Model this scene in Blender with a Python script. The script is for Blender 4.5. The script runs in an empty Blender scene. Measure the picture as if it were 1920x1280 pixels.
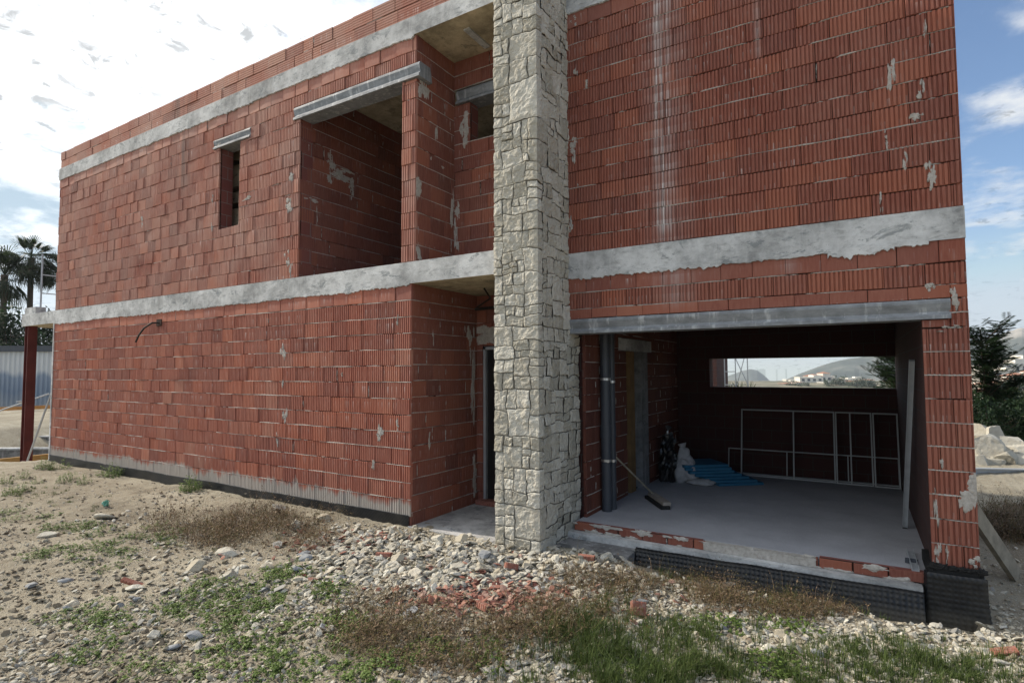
import bpy, bmesh, math, random
import numpy as np
from mathutils import Vector, Matrix, noise as mnoise

random.seed(7)
rng = np.random.default_rng(7)
sc = bpy.context.scene
COL = sc.collection
R_ = math.radians

# ------------------------------------------------------------------ camera
FPX = 1059.474                       # focal length in pixels of the 1920 px wide frame
CF = np.array([-0.51939588, 0.85296341, 0.05178176])
CR = np.array([0.85396985, 0.52030032, -0.00480314])
CU = np.array([0.03103897, -0.04172533, 0.99864687])
cam = bpy.data.cameras.new('camera')
cam.sensor_width = 36.0
cam.lens = FPX / 1920.0 * 36.0
cam.clip_start = 0.05
cam.clip_end = 20000.0
camo = bpy.data.objects.new('camera', cam)
COL.objects.link(camo)
M4 = Matrix.Identity(4)
for i in range(3):
    M4[i][0] = CR[i]; M4[i][1] = CU[i]; M4[i][2] = -CF[i]
camo.matrix_world = M4
sc.camera = camo

def ray(px, py):
    return CF + (px - 960) / FPX * CR - (py - 640) / FPX * CU

def at(px, py, axis, val):
    """the point where the sight line through a photo pixel meets a plane of the place"""
    v = ray(px, py)
    return v * (val / v[axis])

def deep(px, py, d):
    return ray(px, py) * d

# ------------------------------------------------------------------ light
SUN_EL, SUN_AZ = R_(33), R_(-97.5)      # azimuth measured from +Y towards +X
sdir = Vector((math.sin(SUN_AZ) * math.cos(SUN_EL), math.cos(SUN_AZ) * math.cos(SUN_EL), math.sin(SUN_EL)))
sun = bpy.data.lights.new('sun', 'SUN')
sun.energy = 4.2
sun.angle = R_(1.2)
sun.color = (1.0, 0.9, 0.76)
suno = bpy.data.objects.new('sun', sun)
COL.objects.link(suno)
suno.rotation_euler = sdir.to_track_quat('Z', 'Y').to_euler()

sc.view_settings.view_transform = 'Standard'
sc.view_settings.look = 'None'
sc.view_settings.exposure = 0.35
sc.view_settings.gamma = 1.0

world = bpy.data.worlds.new('World')
sc.world = world
world.use_nodes = True

class NT:
    """terse node building"""
    def __init__(self, tree):
        self.t = tree; self.n = tree.nodes; self.l = tree.links
    def node(self, typ, **kw):
        nd = self.n.new(typ)
        ins = kw.pop('ins', {})
        for k, v in kw.items():
            setattr(nd, k, v)
        for k, v in ins.items():
            self.put(nd.inputs[k], v)
        return nd
    def put(self, sock, v):
        if isinstance(v, bpy.types.NodeSocket):
            self.l.new(v, sock)
        else:
            sock.default_value = v
    def math(self, op, a, b=None, c=None, clamp=False):
        nd = self.node('ShaderNodeMath', operation=op, use_clamp=clamp)
        self.put(nd.inputs[0], a)
        if b is not None: self.put(nd.inputs[1], b)
        if c is not None: self.put(nd.inputs[2], c)
        return nd.outputs[0]
    def ramp(self, fac, stops, interp='LINEAR'):
        nd = self.node('ShaderNodeValToRGB')
        cr = nd.color_ramp; cr.interpolation = interp
        while len(cr.elements) < len(stops): cr.elements.new(0.5)
        for e, (p, c) in zip(cr.elements, stops):
            e.position = p
            e.color = (c, c, c, 1) if isinstance(c, (int, float)) else (*c, 1)
        self.put(nd.inputs[0], fac)
        return nd.outputs[0]
    def noise(self, vec, scale, detail=4, rough=0.55, dist=0.0, out=0):
        nd = self.node('ShaderNodeTexNoise')
        if vec is not None: self.l.new(vec, nd.inputs['Vector'])
        nd.inputs['Scale'].default_value = scale
        nd.inputs['Detail'].default_value = detail
        nd.inputs['Roughness'].default_value = rough
        nd.inputs['Distortion'].default_value = dist
        return nd.outputs[out]
    def mix(self, fac, a, b, blend='MIX'):
        nd = self.node('ShaderNodeMix', data_type='RGBA', blend_type=blend)
        self.put(nd.inputs[0], fac)
        for s, v in ((nd.inputs[6], a), (nd.inputs[7], b)):
            if isinstance(v, bpy.types.NodeSocket): self.l.new(v, s)
            else: s.default_value = (*v, 1)
        return nd.outputs[2]
    def scale(self, vec, s):
        nd = self.node('ShaderNodeVectorMath', operation='MULTIPLY')
        self.l.new(vec, nd.inputs[0]); nd.inputs[1].default_value = s
        return nd.outputs[0]
    def sep(self, vec):
        nd = self.node('ShaderNodeSeparateXYZ'); self.l.new(vec, nd.inputs[0])
        return nd.outputs
    def smooth(self, x, a, b):
        nd = self.node('ShaderNodeMapRange', interpolation_type='SMOOTHSTEP')
        self.put(nd.inputs[0], x)
        nd.inputs[1].default_value = a; nd.inputs[2].default_value = b
        return nd.outputs[0]

def build_world():
    w = NT(world.node_tree); w.n.clear()
    out = w.node('ShaderNodeOutputWorld')
    sky = w.node('ShaderNodeTexSky', sky_type='NISHITA')
    sky.sun_disc = False
    sky.sun_elevation = SUN_EL
    sky.sun_rotation = SUN_AZ
    sky.air_density = 1.0; sky.dust_density = 0.3; sky.ozone_density = 4.0
    bg = w.node('ShaderNodeBackground'); bg.inputs['Strength'].default_value = 0.13
    # the hazy aureole is no brighter than the milky sky around it
    cap = w.node('ShaderNodeVectorMath', operation='MINIMUM'); w.l.new(sky.outputs[0], cap.inputs[0]); cap.inputs[1].default_value = (3.0, 4.0, 4.9)
    w.l.new(cap.outputs[0], bg.inputs['Color'])
    tc = w.node('ShaderNodeTexCoord')
    d = tc.outputs['Generated']
    x, y, z = w.sep(d)
    # clouds lie on a flat layer high above: direction divided by its height
    zz = w.math('ADD', w.math('MAXIMUM', z, 0.0), 0.16)
    cx = w.math('DIVIDE', x, zz); cy = w.math('DIVIDE', y, zz)
    cv = w.node('ShaderNodeCombineXYZ'); w.l.new(w.math('ADD', cx, 3.1), cv.inputs[0]); w.l.new(cy, cv.inputs[1])
    p = cv.outputs[0]
    n1 = w.noise(p, 0.9, 8, 0.62, 0.3)
    n2 = w.noise(p, 3.4, 6, 0.6, 0.2)
    nn = w.math('ADD', w.math('MULTIPLY', n1, 0.62), w.math('MULTIPLY', n2, 0.38))
    # towards the sun the deck closes
    dotn = w.node('ShaderNodeVectorMath', operation='DOT_PRODUCT')
    w.l.new(d, dotn.inputs[0]); dotn.inputs[1].default_value = tuple(sdir)
    near = w.smooth(dotn.outputs['Value'], 0.15, 0.62)
    near = w.math('MULTIPLY', near, w.math('ADD', 0.25, w.math('MULTIPLY', w.smooth(z, 0.20, 0.42), 0.75)))
    cover = w.math('ADD', nn, w.math('MULTIPLY', near, 0.125))
    mask = w.smooth(cover, 0.478, 0.61)
    mask = w.math('MULTIPLY', mask, w.smooth(z, 0.0, 0.16))
    # torn wisps where the deck is open
    ws = w.ramp(w.noise(p, 13.0, 5, 0.6, 0.6), [(0.55, 0.0), (0.64, 1.0)])
    ws = w.math('MULTIPLY', ws, w.ramp(w.noise(p, 1.7, 3), [(0.40, 0.0), (0.50, 1.0)]))
    # thin milky veil low down
    veil = w.math('MULTIPLY', w.math('SUBTRACT', 1.0, w.smooth(z, -0.02, 0.24)), 0.62)
    mask = w.math('MAXIMUM', mask, veil)
    glow = w.math('MULTIPLY', w.smooth(dotn.outputs['Value'], 0.1, 1.0), 0.42)
    cst = w.math('MULTIPLY', w.math('ADD', 0.74, glow), w.math('SUBTRACT', 1.0, w.math('MULTIPLY', ws, 0.52)))
    cl = w.node('ShaderNodeBackground')
    cl.inputs['Color'].default_value = (0.94, 0.97, 1.0, 1)
    w.l.new(cst, cl.inputs['Strength'])
    mx = w.node('ShaderNodeMixShader')
    w.l.new(mask, mx.inputs[0]); w.l.new(bg.outputs[0], mx.inputs[1]); w.l.new(cl.outputs[0], mx.inputs[2])
    w.l.new(mx.outputs[0], out.inputs[0])
build_world()

# ------------------------------------------------------------------ materials
def new_mat(name):
    m = bpy.data.materials.new(name); m.use_nodes = True
    t = NT(m.node_tree); t.n.clear()
    out = t.node('ShaderNodeOutputMaterial')
    b = t.node('ShaderNodeBsdfPrincipled')
    t.l.new(b.outputs[0], out.inputs[0])
    return m, t, b

def geo_pos(t):
    return t.node('ShaderNodeNewGeometry').outputs['Position']

def bump(t, b, height, strength=0.5, dist=0.01):
    nd = t.node('ShaderNodeBump')
    nd.inputs['Strength'].default_value = strength; nd.inputs['Distance'].default_value = dist
    t.l.new(height, nd.inputs['Height']); t.l.new(nd.outputs[0], b.inputs['Normal'])

def plain(name, col, rough=0.8, var=0.25, scale=8.0, metal=0.0, bstr=0.25, bscale=60, bdist=0.004, obj=False, spec=0.3):
    m, t, b = new_mat(name)
    p = t.node('ShaderNodeTexCoord').outputs['Object'] if obj else geo_pos(t)
    n = t.noise(p, scale, 5)
    lo = tuple(c * (1 - var) for c in col); hi = tuple(min(1, c * (1 + var)) for c in col)
    t.l.new(t.ramp(n, [(0.25, lo), (0.75, hi)]), b.inputs['Base Color'])
    b.inputs['Roughness'].default_value = rough; b.inputs['Metallic'].default_value = metal
    b.inputs['Specular IOR Level'].default_value = spec
    if bstr: bump(t, b, t.noise(p, bscale, 4), bstr, bdist)
    return m

def brick_material(name, dark=1.0, dust=0.35, base_splash=None, efflor=None, sootx=None):
    m, t, b = new_mat(name)
    p = geo_pos(t); x, y, z = t.sep(p)
    tone = t.node('ShaderNodeAttribute', attribute_name='tone').outputs['Fac']
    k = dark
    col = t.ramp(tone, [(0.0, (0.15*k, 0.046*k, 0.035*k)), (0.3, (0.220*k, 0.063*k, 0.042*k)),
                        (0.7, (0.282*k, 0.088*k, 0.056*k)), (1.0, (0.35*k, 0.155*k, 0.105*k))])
    fine = t.noise(t.scale(p, (55, 55, 9)), 1.0, 4)
    col = t.mix(t.math('MULTIPLY', t.ramp(fine, [(0.35, 0.0), (0.75, 1.0)]), 0.30), col, (0.46*k, 0.22*k, 0.155*k))
    odd = t.node('ShaderNodeTexWhiteNoise', noise_dimensions='1D'); t.l.new(t.math('MULTIPLY', tone, 937.0), odd.inputs['W'])
    col = t.mix(t.math('MULTIPLY', t.ramp(odd.outputs['Value'], [(0.80, 0.0), (0.82, 1.0)]), 0.5), col, (0.38*k, 0.125*k, 0.070*k))
    col = t.mix(t.math('MULTIPLY', t.ramp(odd.outputs['Value'], [(0.10, 1.0), (0.12, 0.0)]), 0.25), col, (0.14*k, 0.05*k, 0.045*k))
    cloud = t.noise(p, 1.1, 6, 0.65)
    col = t.mix(t.math('MULTIPLY', t.ramp(cloud, [(0.34, 0.15), (0.66, 1.0)]), dust), col, (0.42*k, 0.30*k, 0.25*k))
    # lime runs hanging below the bed joints
    row = t.math('FRACT', t.math('DIVIDE', t.math('SUBTRACT', 10.352, z), 0.2028))
    runs = t.noise(t.scale(p, (48, 48, 2.2)), 1.0, 2)
    runmask = t.math('MULTIPLY', t.ramp(runs, [(0.58, 0.0), (0.74, 1.0)]), t.ramp(row, [(0.0, 1.0), (0.55, 0.0)]))
    area = t.ramp(t.noise(p, 0.9, 3), [(0.40, 0.15), (0.62, 1.0)])
    lime = t.math('MULTIPLY', t.math('MULTIPLY', runmask, area), 0.75)
    if efflor:
        for (x0, w, z0, z1, amt) in efflor:
            g = t.math('SUBTRACT', 1.0, t.math('ABSOLUTE', t.math('DIVIDE', t.math('SUBTRACT', x, x0), w)), clamp=True)
            zz = t.math('MULTIPLY', t.smooth(z, z0, z0 + 0.25), t.math('SUBTRACT', 1.0, t.smooth(z, z1 - 0.1, z1)))
            st = t.ramp(t.noise(t.scale(p, (22, 22, 0.55)), 1.0, 4, 0.65), [(0.40, 0.0), (0.62, 1.0)])
            st = t.math('MULTIPLY', st, t.ramp(t.noise(t.scale(p, (5, 5, 2.4)), 1.0, 3), [(0.35, 0.35), (0.6, 1.0)]))
            veil = t.math('MULTIPLY', g, t.math('ADD', t.math('MULTIPLY', st, 0.9), 0.12))
            veil = t.math('MULTIPLY', t.math('MULTIPLY', veil, zz), t.math('ADD', 0.62, t.math('MULTIPLY', t.ramp(row, [(0.0, 1.0), (0.8, 0.0)]), 0.6)))
            lime = t.math('MAXIMUM', lime, t.math('MULTIPLY', veil, amt))
    col = t.mix(t.math('MINIMUM', lime, 0.92), col, (0.62*k, 0.58*k, 0.56*k))
    if base_splash is not None:
        zz = t.math('SUBTRACT', z, base_splash)
        nz = t.math('ADD', t.math('MULTIPLY', t.noise(t.scale(p, (14, 14, 3)), 1.0, 4), 0.26), t.math('MULTIPLY', t.noise(p, 1.6, 4), 0.30))
        sm = t.ramp(t.math('SUBTRACT', nz, zz), [(0.09, 0.0), (0.17, 0.9)])
        col = t.mix(sm, col, (0.44, 0.42, 0.38))
    if sootx is not None:
        g = t.math('SUBTRACT', 1.0, t.math('ABSOLUTE', t.math('DIVIDE', t.math('SUBTRACT', x, sootx), 0.45)), clamp=True)
        st = t.ramp(t.noise(t.scale(p, (9, 9, 0.6)), 1.0, 4), [(0.35, 0.0), (0.6, 1.0)])
        g = t.math('MULTIPLY', t.math('MULTIPLY', g, st), t.smooth(z, 2.6, 3.8))
        col = t.mix(t.math('MULTIPLY', g, 0.8), col, (0.11, 0.09, 0.085))
    t.l.new(col, b.inputs['Base Color'])
    b.inputs['Roughness'].default_value = 0.82
    b.inputs['Specular IOR Level'].default_value = 0.25
    bump(t, b, t.noise(t.scale(p, (120, 120, 40)), 1.0, 4), 0.35, 0.004)
    return m

M = {}
M['brick_l'] = brick_material('ribbed_brick_lower', 1.22, 0.14, base_splash=-1.78)
M['brick_u'] = brick_material('ribbed_brick_dusty', 1.25, 0.55, sootx=-10.2)
M['brick_r'] = brick_material('ribbed_brick_garage', 0.95, 0.12, efflor=[(-1.74, 0.16, 1.3, 6, 1.25), (-1.70, 0.35, 0.9, 6, 0.4), (-0.75, 0.05, 3.0, 6, 0.5), (-1.65, 0.3, 0.55, 1.15, 0.4), (-0.55, 0.12, 0.8, 1.2, 0.4)])
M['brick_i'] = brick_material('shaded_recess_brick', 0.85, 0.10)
M['brick_g'] = brick_material('shade_dark_garage_brick', 0.45, 0.05)  # garage shade is put into this darkened brick colour

def mortar_material(name, k=1.0):
    m, t, b = new_mat(name)
    p = geo_pos(t)
    n = t.noise(p, 30, 5, 0.65)
    t.l.new(t.ramp(n, [(0.25, (0.28*k, 0.255*k, 0.22*k)), (0.7, (0.53*k, 0.50*k, 0.46*k))]), b.inputs['Base Color'])
    b.inputs['Roughness'].default_value = 0.92
    bump(t, b, t.noise(p, 90, 5), 0.7, 0.006)
    return m
M['mortar'] = mortar_material('mortar')
M['gap'] = plain('dark_joint', (0.035, 0.018, 0.014), 0.95, 0.4)

def concrete(name, base=(0.46, 0.465, 0.46), ochre=False, streaks=True):
    m, t, b = new_mat(name)
    p = geo_pos(t)
    n1 = t.noise(p, 1.6, 7, 0.7)
    n2 = t.noise(t.scale(p, (7, 7, 16)), 1.0, 6, 0.68, 0.4)
    lo = tuple(c * 0.62 for c in base); hi = tuple(min(1, c * 1.42) for c in base)
    col = t.ramp(n1, [(0.36, lo), (0.62, hi)])
    patch = t.noise(t.scale(p, (3.5, 3.5, 7)), 1.0, 5, 0.75, 0.6)
    col = t.mix(t.ramp(patch, [(0.57, 0.0), (0.61, 0.7)]), col, (base[0]*0.42, base[1]*0.46, base[2]*0.48))
    col = t.mix(t.math('MULTIPLY', t.ramp(n2, [(0.52, 0.0), (0.66, 1.0)]), 0.55), col, tuple(c * 0.48 for c in base))
    n3 = t.noise(p, 5.0, 5, 0.7)
    col = t.mix(t.math('MULTIPLY', t.ramp(n3, [(0.5, 0.0), (0.72, 1.0)]), 0.55), col, tuple(min(1, c * 1.5) for c in base))
    pits = t.node('ShaderNodeTexVoronoi', ins={'Scale': 26.0}); t.l.new(p, pits.inputs['Vector'])
    pit = t.ramp(pits.outputs['Distance'], [(0.06, 1.0), (0.13, 0.0)])
    col = t.mix(t.math('MULTIPLY', pit, 0.5), col, tuple(c * 0.3 for c in base))
    if streaks:
        x, y, z = t.sep(p)
        st = t.ramp(t.noise(t.scale(p, (16, 16, 0.8)), 1.0, 3), [(0.57, 0.0), (0.72, 1.0)])
        col = t.mix(t.math('MULTIPLY', st, 0.4), col, (0.62, 0.62, 0.62))
    t.l.new(col, b.inputs['Base Color'])
    b.inputs['Roughness'].default_value = 0.9
    b.inputs['Specular IOR Level'].default_value = 0.2
    h = t.math('ADD', t.noise(p, 28, 6, 0.7), t.math('MULTIPLY', n2, 0.8))
    bump(t, b, h, 0.6, 0.012)
    return m
M['conc'] = concrete('grey_concrete')
M['soffit'] = concrete('ochre_soffit_concrete', (0.40, 0.34, 0.235), streaks=False)
M['conc_dark'] = concrete('dark_grey_concrete', (0.20, 0.20, 0.20))  # same concrete with a darker grey base

def galv(name, base=(0.25, 0.265, 0.28)):
    m, t, b = new_mat(name)
    p = geo_pos(t)
    n = t.noise(t.scale(p, (6, 6, 14)), 1.0, 6, 0.7)
    col = t.ramp(n, [(0.3, tuple(c*0.6 for c in base)), (0.7, tuple(c*1.25 for c in base))])
    st = t.ramp(t.noise(t.scale(p, (20, 20, 1.2)), 1.0, 4), [(0.55, 0.0), (0.70, 1.0)])
    col = t.mix(t.math('MULTIPLY', st, 0.5), col, (0.66, 0.67, 0.68))
    t.l.new(col, b.inputs['Base Color'])
    b.inputs['Roughness'].default_value = 0.6; b.inputs['Metallic'].default_value = 0.25
    bump(t, b, t.noise(p, 70, 4), 0.25, 0.004)
    return m
M['galv'] = galv('galvanised_lintel')

def stone_mat(name, k=1.0, dusty=False):
    m, t, b = new_mat(name)
    p = geo_pos(t)
    tone = t.node('ShaderNodeAttribute', attribute_name='tone').outputs['Fac']
    col = t.ramp(tone, [(0.0, (0.36*k, 0.34*k, 0.28*k)), (0.5, (0.48*k, 0.455*k, 0.385*k)), (1.0, (0.60*k, 0.575*k, 0.50*k))])
    n = t.noise(p, 7, 6, 0.7)
    col = t.mix(t.math('MULTIPLY', t.ramp(n, [(0.45, 0.0), (0.75, 1.0)]), 0.45), col, (0.40*k, 0.335*k, 0.235*k))
    n2 = t.noise(p, 22, 5, 0.7)
    col = t.mix(t.math('MULTIPLY', t.ramp(n2, [(0.5, 0.0), (0.8, 1.0)]), 0.45), col, (0.62*k, 0.61*k, 0.57*k))
    if dusty:
        kind = t.node('ShaderNodeTexWhiteNoise', noise_dimensions='1D'); t.l.new(t.math('MULTIPLY', tone, 713.0), kind.inputs['W'])
        col = t.mix(t.ramp(kind.outputs['Value'], [(0.12, 0.7), (0.34, 0.0)]), col, (0.40, 0.345, 0.25))
        col = t.mix(t.ramp(kind.outputs['Value'], [(0.86, 0.0), (0.90, 0.75)]), col, (0.22, 0.22, 0.22))
    t.l.new(col, b.inputs['Base Color'])
    b.inputs['Roughness'].default_value = 0.92
    b.inputs['Specular IOR Level'].default_value = 0.15
    h = t.math('ADD', t.noise(p, 20, 7, 0.65), t.math('MULTIPLY', t.noise(p, 85, 4), 0.35))
    bump(t, b, h, 0.9, 0.02)
    return m
M['stone'] = stone_mat('split_limestone')
M['rock'] = stone_mat('rubble_limestone', 1.08, True)
M['boulder'] = stone_mat('white_quarry_stone', 0.9)
M['rock_grey'] = plain('grey_slab_stone', (0.27, 0.28, 0.29), 0.9, 0.3, 20, bstr=0.6)
M['terracotta'] = plain('broken_terracotta', (0.26, 0.105, 0.08), 0.85, 0.5, 30, bstr=0.5)
def shard_mat():
    m, t, b = new_mat('dusty_brick_shards')
    tone = t.node('ShaderNodeAttribute', attribute_name='tone').outputs['Fac']
    col = t.ramp(tone, [(0.0, (0.16, 0.06, 0.045)), (0.35, (0.27, 0.095, 0.065)), (0.6, (0.34, 0.16, 0.115)), (1.0, (0.44, 0.31, 0.25))])
    n = t.noise(geo_pos(t), 30, 5, 0.7)
    col = t.mix(t.math('MULTIPLY', t.ramp(n, [(0.5, 0.0), (0.7, 1.0)]), 0.6), col, (0.42, 0.34, 0.28))
    t.l.new(col, b.inputs['Base Color']); b.inputs['Roughness'].default_value = 0.9
    bump(t, b, n, 0.5, 0.006)
    return m
M['shard'] = shard_mat()
M['joint'] = plain('stone_joint_mortar', (0.22, 0.205, 0.175), 0.95, 0.3, 30, bstr=0.6)
M['membrane'] = plain('black_dimple_membrane', (0.014, 0.015, 0.018), 0.30, 0.3, 10, bstr=0.2, spec=0.8)
def sheet_mat():
    m, t, b = new_mat('dusty_black_sheet')
    p = geo_pos(t)
    d = t.math('MULTIPLY', t.ramp(t.noise(p, 4.0, 6, 0.7), [(0.45, 0.0), (0.72, 1.0)]), 0.3)
    x, y, z = t.sep(p)
    low = t.math('SUBTRACT', 1.0, t.smooth(t.math('ADD', z, t.math('MULTIPLY', t.noise(p, 6, 4), 0.10)), -2.02, -1.90))
    d = t.math('MAXIMUM', d, t.math('MULTIPLY', low, 0.5))
    t.l.new(t.mix(d, (0.009, 0.010, 0.012), (0.10, 0.09, 0.07)), b.inputs['Base Color'])
    t.l.new(t.math('ADD', 0.36, t.math('MULTIPLY', d, 0.6)), b.inputs['Roughness']); b.inputs['Specular IOR Level'].default_value = 0.4
    bump(t, b, t.noise(p, 25, 4), 0.2, 0.006)
    return m
M['membrane'] = sheet_mat()
M['bitumen'] = plain('black_bitumen', (0.012, 0.012, 0.012), 0.7, 0.4, 10, bstr=0.7)
M['pipe'] = plain('dark_grey_pipe', (0.045, 0.052, 0.065), 0.45, 0.15, 6, bstr=0.1, spec=0.5)
M['metal'] = plain('bright_metal', (0.6, 0.6, 0.6), 0.35, 0.1, 10, metal=0.9, bstr=0.1)
M['alu'] = plain('grey_aluminium', (0.42, 0.44, 0.46), 0.45, 0.12, 10, metal=0.3, bstr=0.1)
M['white'] = plain('white_lacquered_frame', (0.46, 0.46, 0.45), 0.5, 0.08, 10, bstr=0.1)
M['foam'] = plain('blue_insulation_foam', (0.03, 0.15, 0.26), 0.85, 0.12, 10, bstr=0.3)
M['sack'] = plain('grey_white_sack', (0.42, 0.41, 0.41), 0.9, 0.2, 14, bstr=0.6)
M['black'] = plain('black_plastic', (0.012, 0.012, 0.013), 0.3, 0.3, 10, bstr=0.4, spec=0.6)
M['stud'] = plain('shade_dark_stud_timber', (0.20, 0.12, 0.05), 0.85, 0.25, 6, bstr=0.4)  # timber colour lowered to hold the garage shade
M['timber'] = plain('yellow_timber', (0.42, 0.24, 0.075), 0.8, 0.25, 6, bstr=0.4)
M['old_timber'] = plain('weathered_grey_timber', (0.30, 0.26, 0.20), 0.9, 0.3, 9, bstr=0.6)
M['orange_timber'] = plain('orange_formwork_timber', (0.46, 0.22, 0.07), 0.8, 0.25, 6, bstr=0.4)
M['red_steel'] = plain('red_oxide_steel', (0.115, 0.022, 0.018), 0.55, 0.3, 3, bstr=0.2)
M['cable'] = plain('black_cable', (0.02, 0.018, 0.016), 0.6, 0.2, 10, bstr=0)
M['broomhead'] = plain('broom_wood', (0.33, 0.29, 0.25), 0.8, 0.2, 10, bstr=0.2)
M['bristle'] = plain('broom_bristle', (0.02, 0.02, 0.02), 0.9, 0.3, 60, bstr=0.8)
M['bark'] = plain('bark', (0.10, 0.075, 0.055), 0.95, 0.35, 12, bstr=0.8, bdist=0.02)
M['roof_tile'] = plain('villa_roof_tile', (0.40, 0.19, 0.12), 0.9, 0.2, 1, bstr=0)
M['villa'] = plain('villa_render', (0.74, 0.70, 0.62), 0.9, 0.08, 0.3, bstr=0)
M['villa_win'] = plain('villa_window', (0.06, 0.07, 0.09), 0.3, 0.2, 1, bstr=0)
M['bottle'] = plain('green_plastic', (0.13, 0.36, 0.27), 0.4, 0.3, 30, bstr=0.3)
M['room_dark'] = plain('interior_shade_concrete', (0.022, 0.02, 0.018), 0.95, 0.3, 3)  # near-black colour carries the shade of ceiling and rooms

def floor_material():
    m, t, b = new_mat('screed_floor')
    p = geo_pos(t)
    n = t.noise(p, 2.2, 6, 0.6)
    col = t.ramp(n, [(0.3, (0.33, 0.335, 0.36)), (0.7, (0.43, 0.435, 0.465))])  # bluish tint puts the reflected sky into the floor colour
    v = t.noise(p, 130, 3, 0.7)
    col = t.mix(t.math('MULTIPLY', t.ramp(v, [(0.5, 0.0), (0.75, 1.0)]), 0.5), col, (0.12, 0.12, 0.13))
    t.l.new(col, b.inputs['Base Color']); b.inputs['Roughness'].default_value = 0.85
    bump(t, b, v, 0.4, 0.004)
    return m
M['screed'] = floor_material()
M['porch'] = concrete('porch_concrete', (0.36, 0.36, 0.36), streaks=False)

def inner_brick_material(name, k):
    m, t, b = new_mat(name)
    p = geo_pos(t); x, y, z = t.sep(p)
    cv = t.node('ShaderNodeCombineXYZ'); t.l.new(t.math('ADD', x, y), cv.inputs[0]); t.l.new(z, cv.inputs[1])
    br = t.node('ShaderNodeTexBrick', offset=0.5)
    t.l.new(cv.outputs[0], br.inputs['Vector'])
    for key, v in (('Scale', 1.0), ('Brick Width', 0.30), ('Row Height', 0.2028), ('Mortar Size', 0.006), ('Mortar Smooth', 0.3), ('Bias', 0.0)):
        br.inputs[key].default_value = v
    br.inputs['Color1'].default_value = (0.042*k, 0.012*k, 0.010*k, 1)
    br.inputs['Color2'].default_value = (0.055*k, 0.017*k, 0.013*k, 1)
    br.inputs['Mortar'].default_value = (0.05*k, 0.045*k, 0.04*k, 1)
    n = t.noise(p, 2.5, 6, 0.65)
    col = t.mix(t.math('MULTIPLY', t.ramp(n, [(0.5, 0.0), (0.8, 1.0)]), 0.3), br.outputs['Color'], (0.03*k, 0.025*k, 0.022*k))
    t.l.new(col, b.inputs['Base Color']); b.inputs['Roughness'].default_value = 0.9
    bump(t, b, br.outputs['Fac'], -0.6, 0.012)
    return m
M['inner'] = inner_brick_material('shade_dark_inner_brickwork', 1.0)  # interior shade is put into the brick colour, far below its normal tone
M['reveal'] = inner_brick_material('plain_inner_brickwork', 4.2)

def leaf_material(name, c1, c2, trans=0.25, rough=0.6):
    m, t, b = new_mat(name)
    tone = t.node('ShaderNodeAttribute', attribute_name='tone').outputs['Fac']
    t.l.new(t.ramp(tone, [(0.0, c1), (1.0, c2)]), b.inputs['Base Color'])
    b.inputs['Roughness'].default_value = rough
    b.inputs['Specular IOR Level'].default_value = 0.25
    if trans:
        tr = t.node('ShaderNodeBsdfTranslucent')
        t.l.new(t.ramp(tone, [(0.0, tuple(c*1.1 for c in c1)), (1.0, tuple(c*1.2 for c in c2))]), tr.inputs['Color'])
        mx = t.node('ShaderNodeMixShader', ins={0: trans})
        out = [n for n in t.n if n.type == 'OUTPUT_MATERIAL'][0]
        t.l.new(b.outputs[0], mx.inputs[1]); t.l.new(tr.outputs[0], mx.inputs[2]); t.l.new(mx.outputs[0], out.inputs[0])
    return m
M['weed'] = leaf_material('weed_leaf', (0.048, 0.088, 0.018), (0.20, 0.28, 0.07))
M['grass'] = leaf_material('grass_blade', (0.03, 0.055, 0.013), (0.135, 0.175, 0.05))
M['dry'] = leaf_material('dry_stem', (0.045, 0.028, 0.017), (0.27, 0.185, 0.11), 0.1)
M['drygreen'] = leaf_material('half_dry_stem', (0.05, 0.045, 0.018), (0.16, 0.13, 0.05), 0.1)
M['leaf_dark'] = leaf_material('dark_tree_leaf', (0.010, 0.022, 0.010), (0.04, 0.075, 0.028))
M['leaf_pine'] = leaf_material('pine_leaf', (0.03, 0.055, 0.015), (0.11, 0.15, 0.045))
M['palm'] = leaf_material('palm_leaf', (0.012, 0.022, 0.009), (0.05, 0.075, 0.028), 0.2)
M['leaf_far'] = leaf_material('far_tree_leaf', (0.03, 0.05, 0.03), (0.07, 0.10, 0.055), 0)

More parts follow.
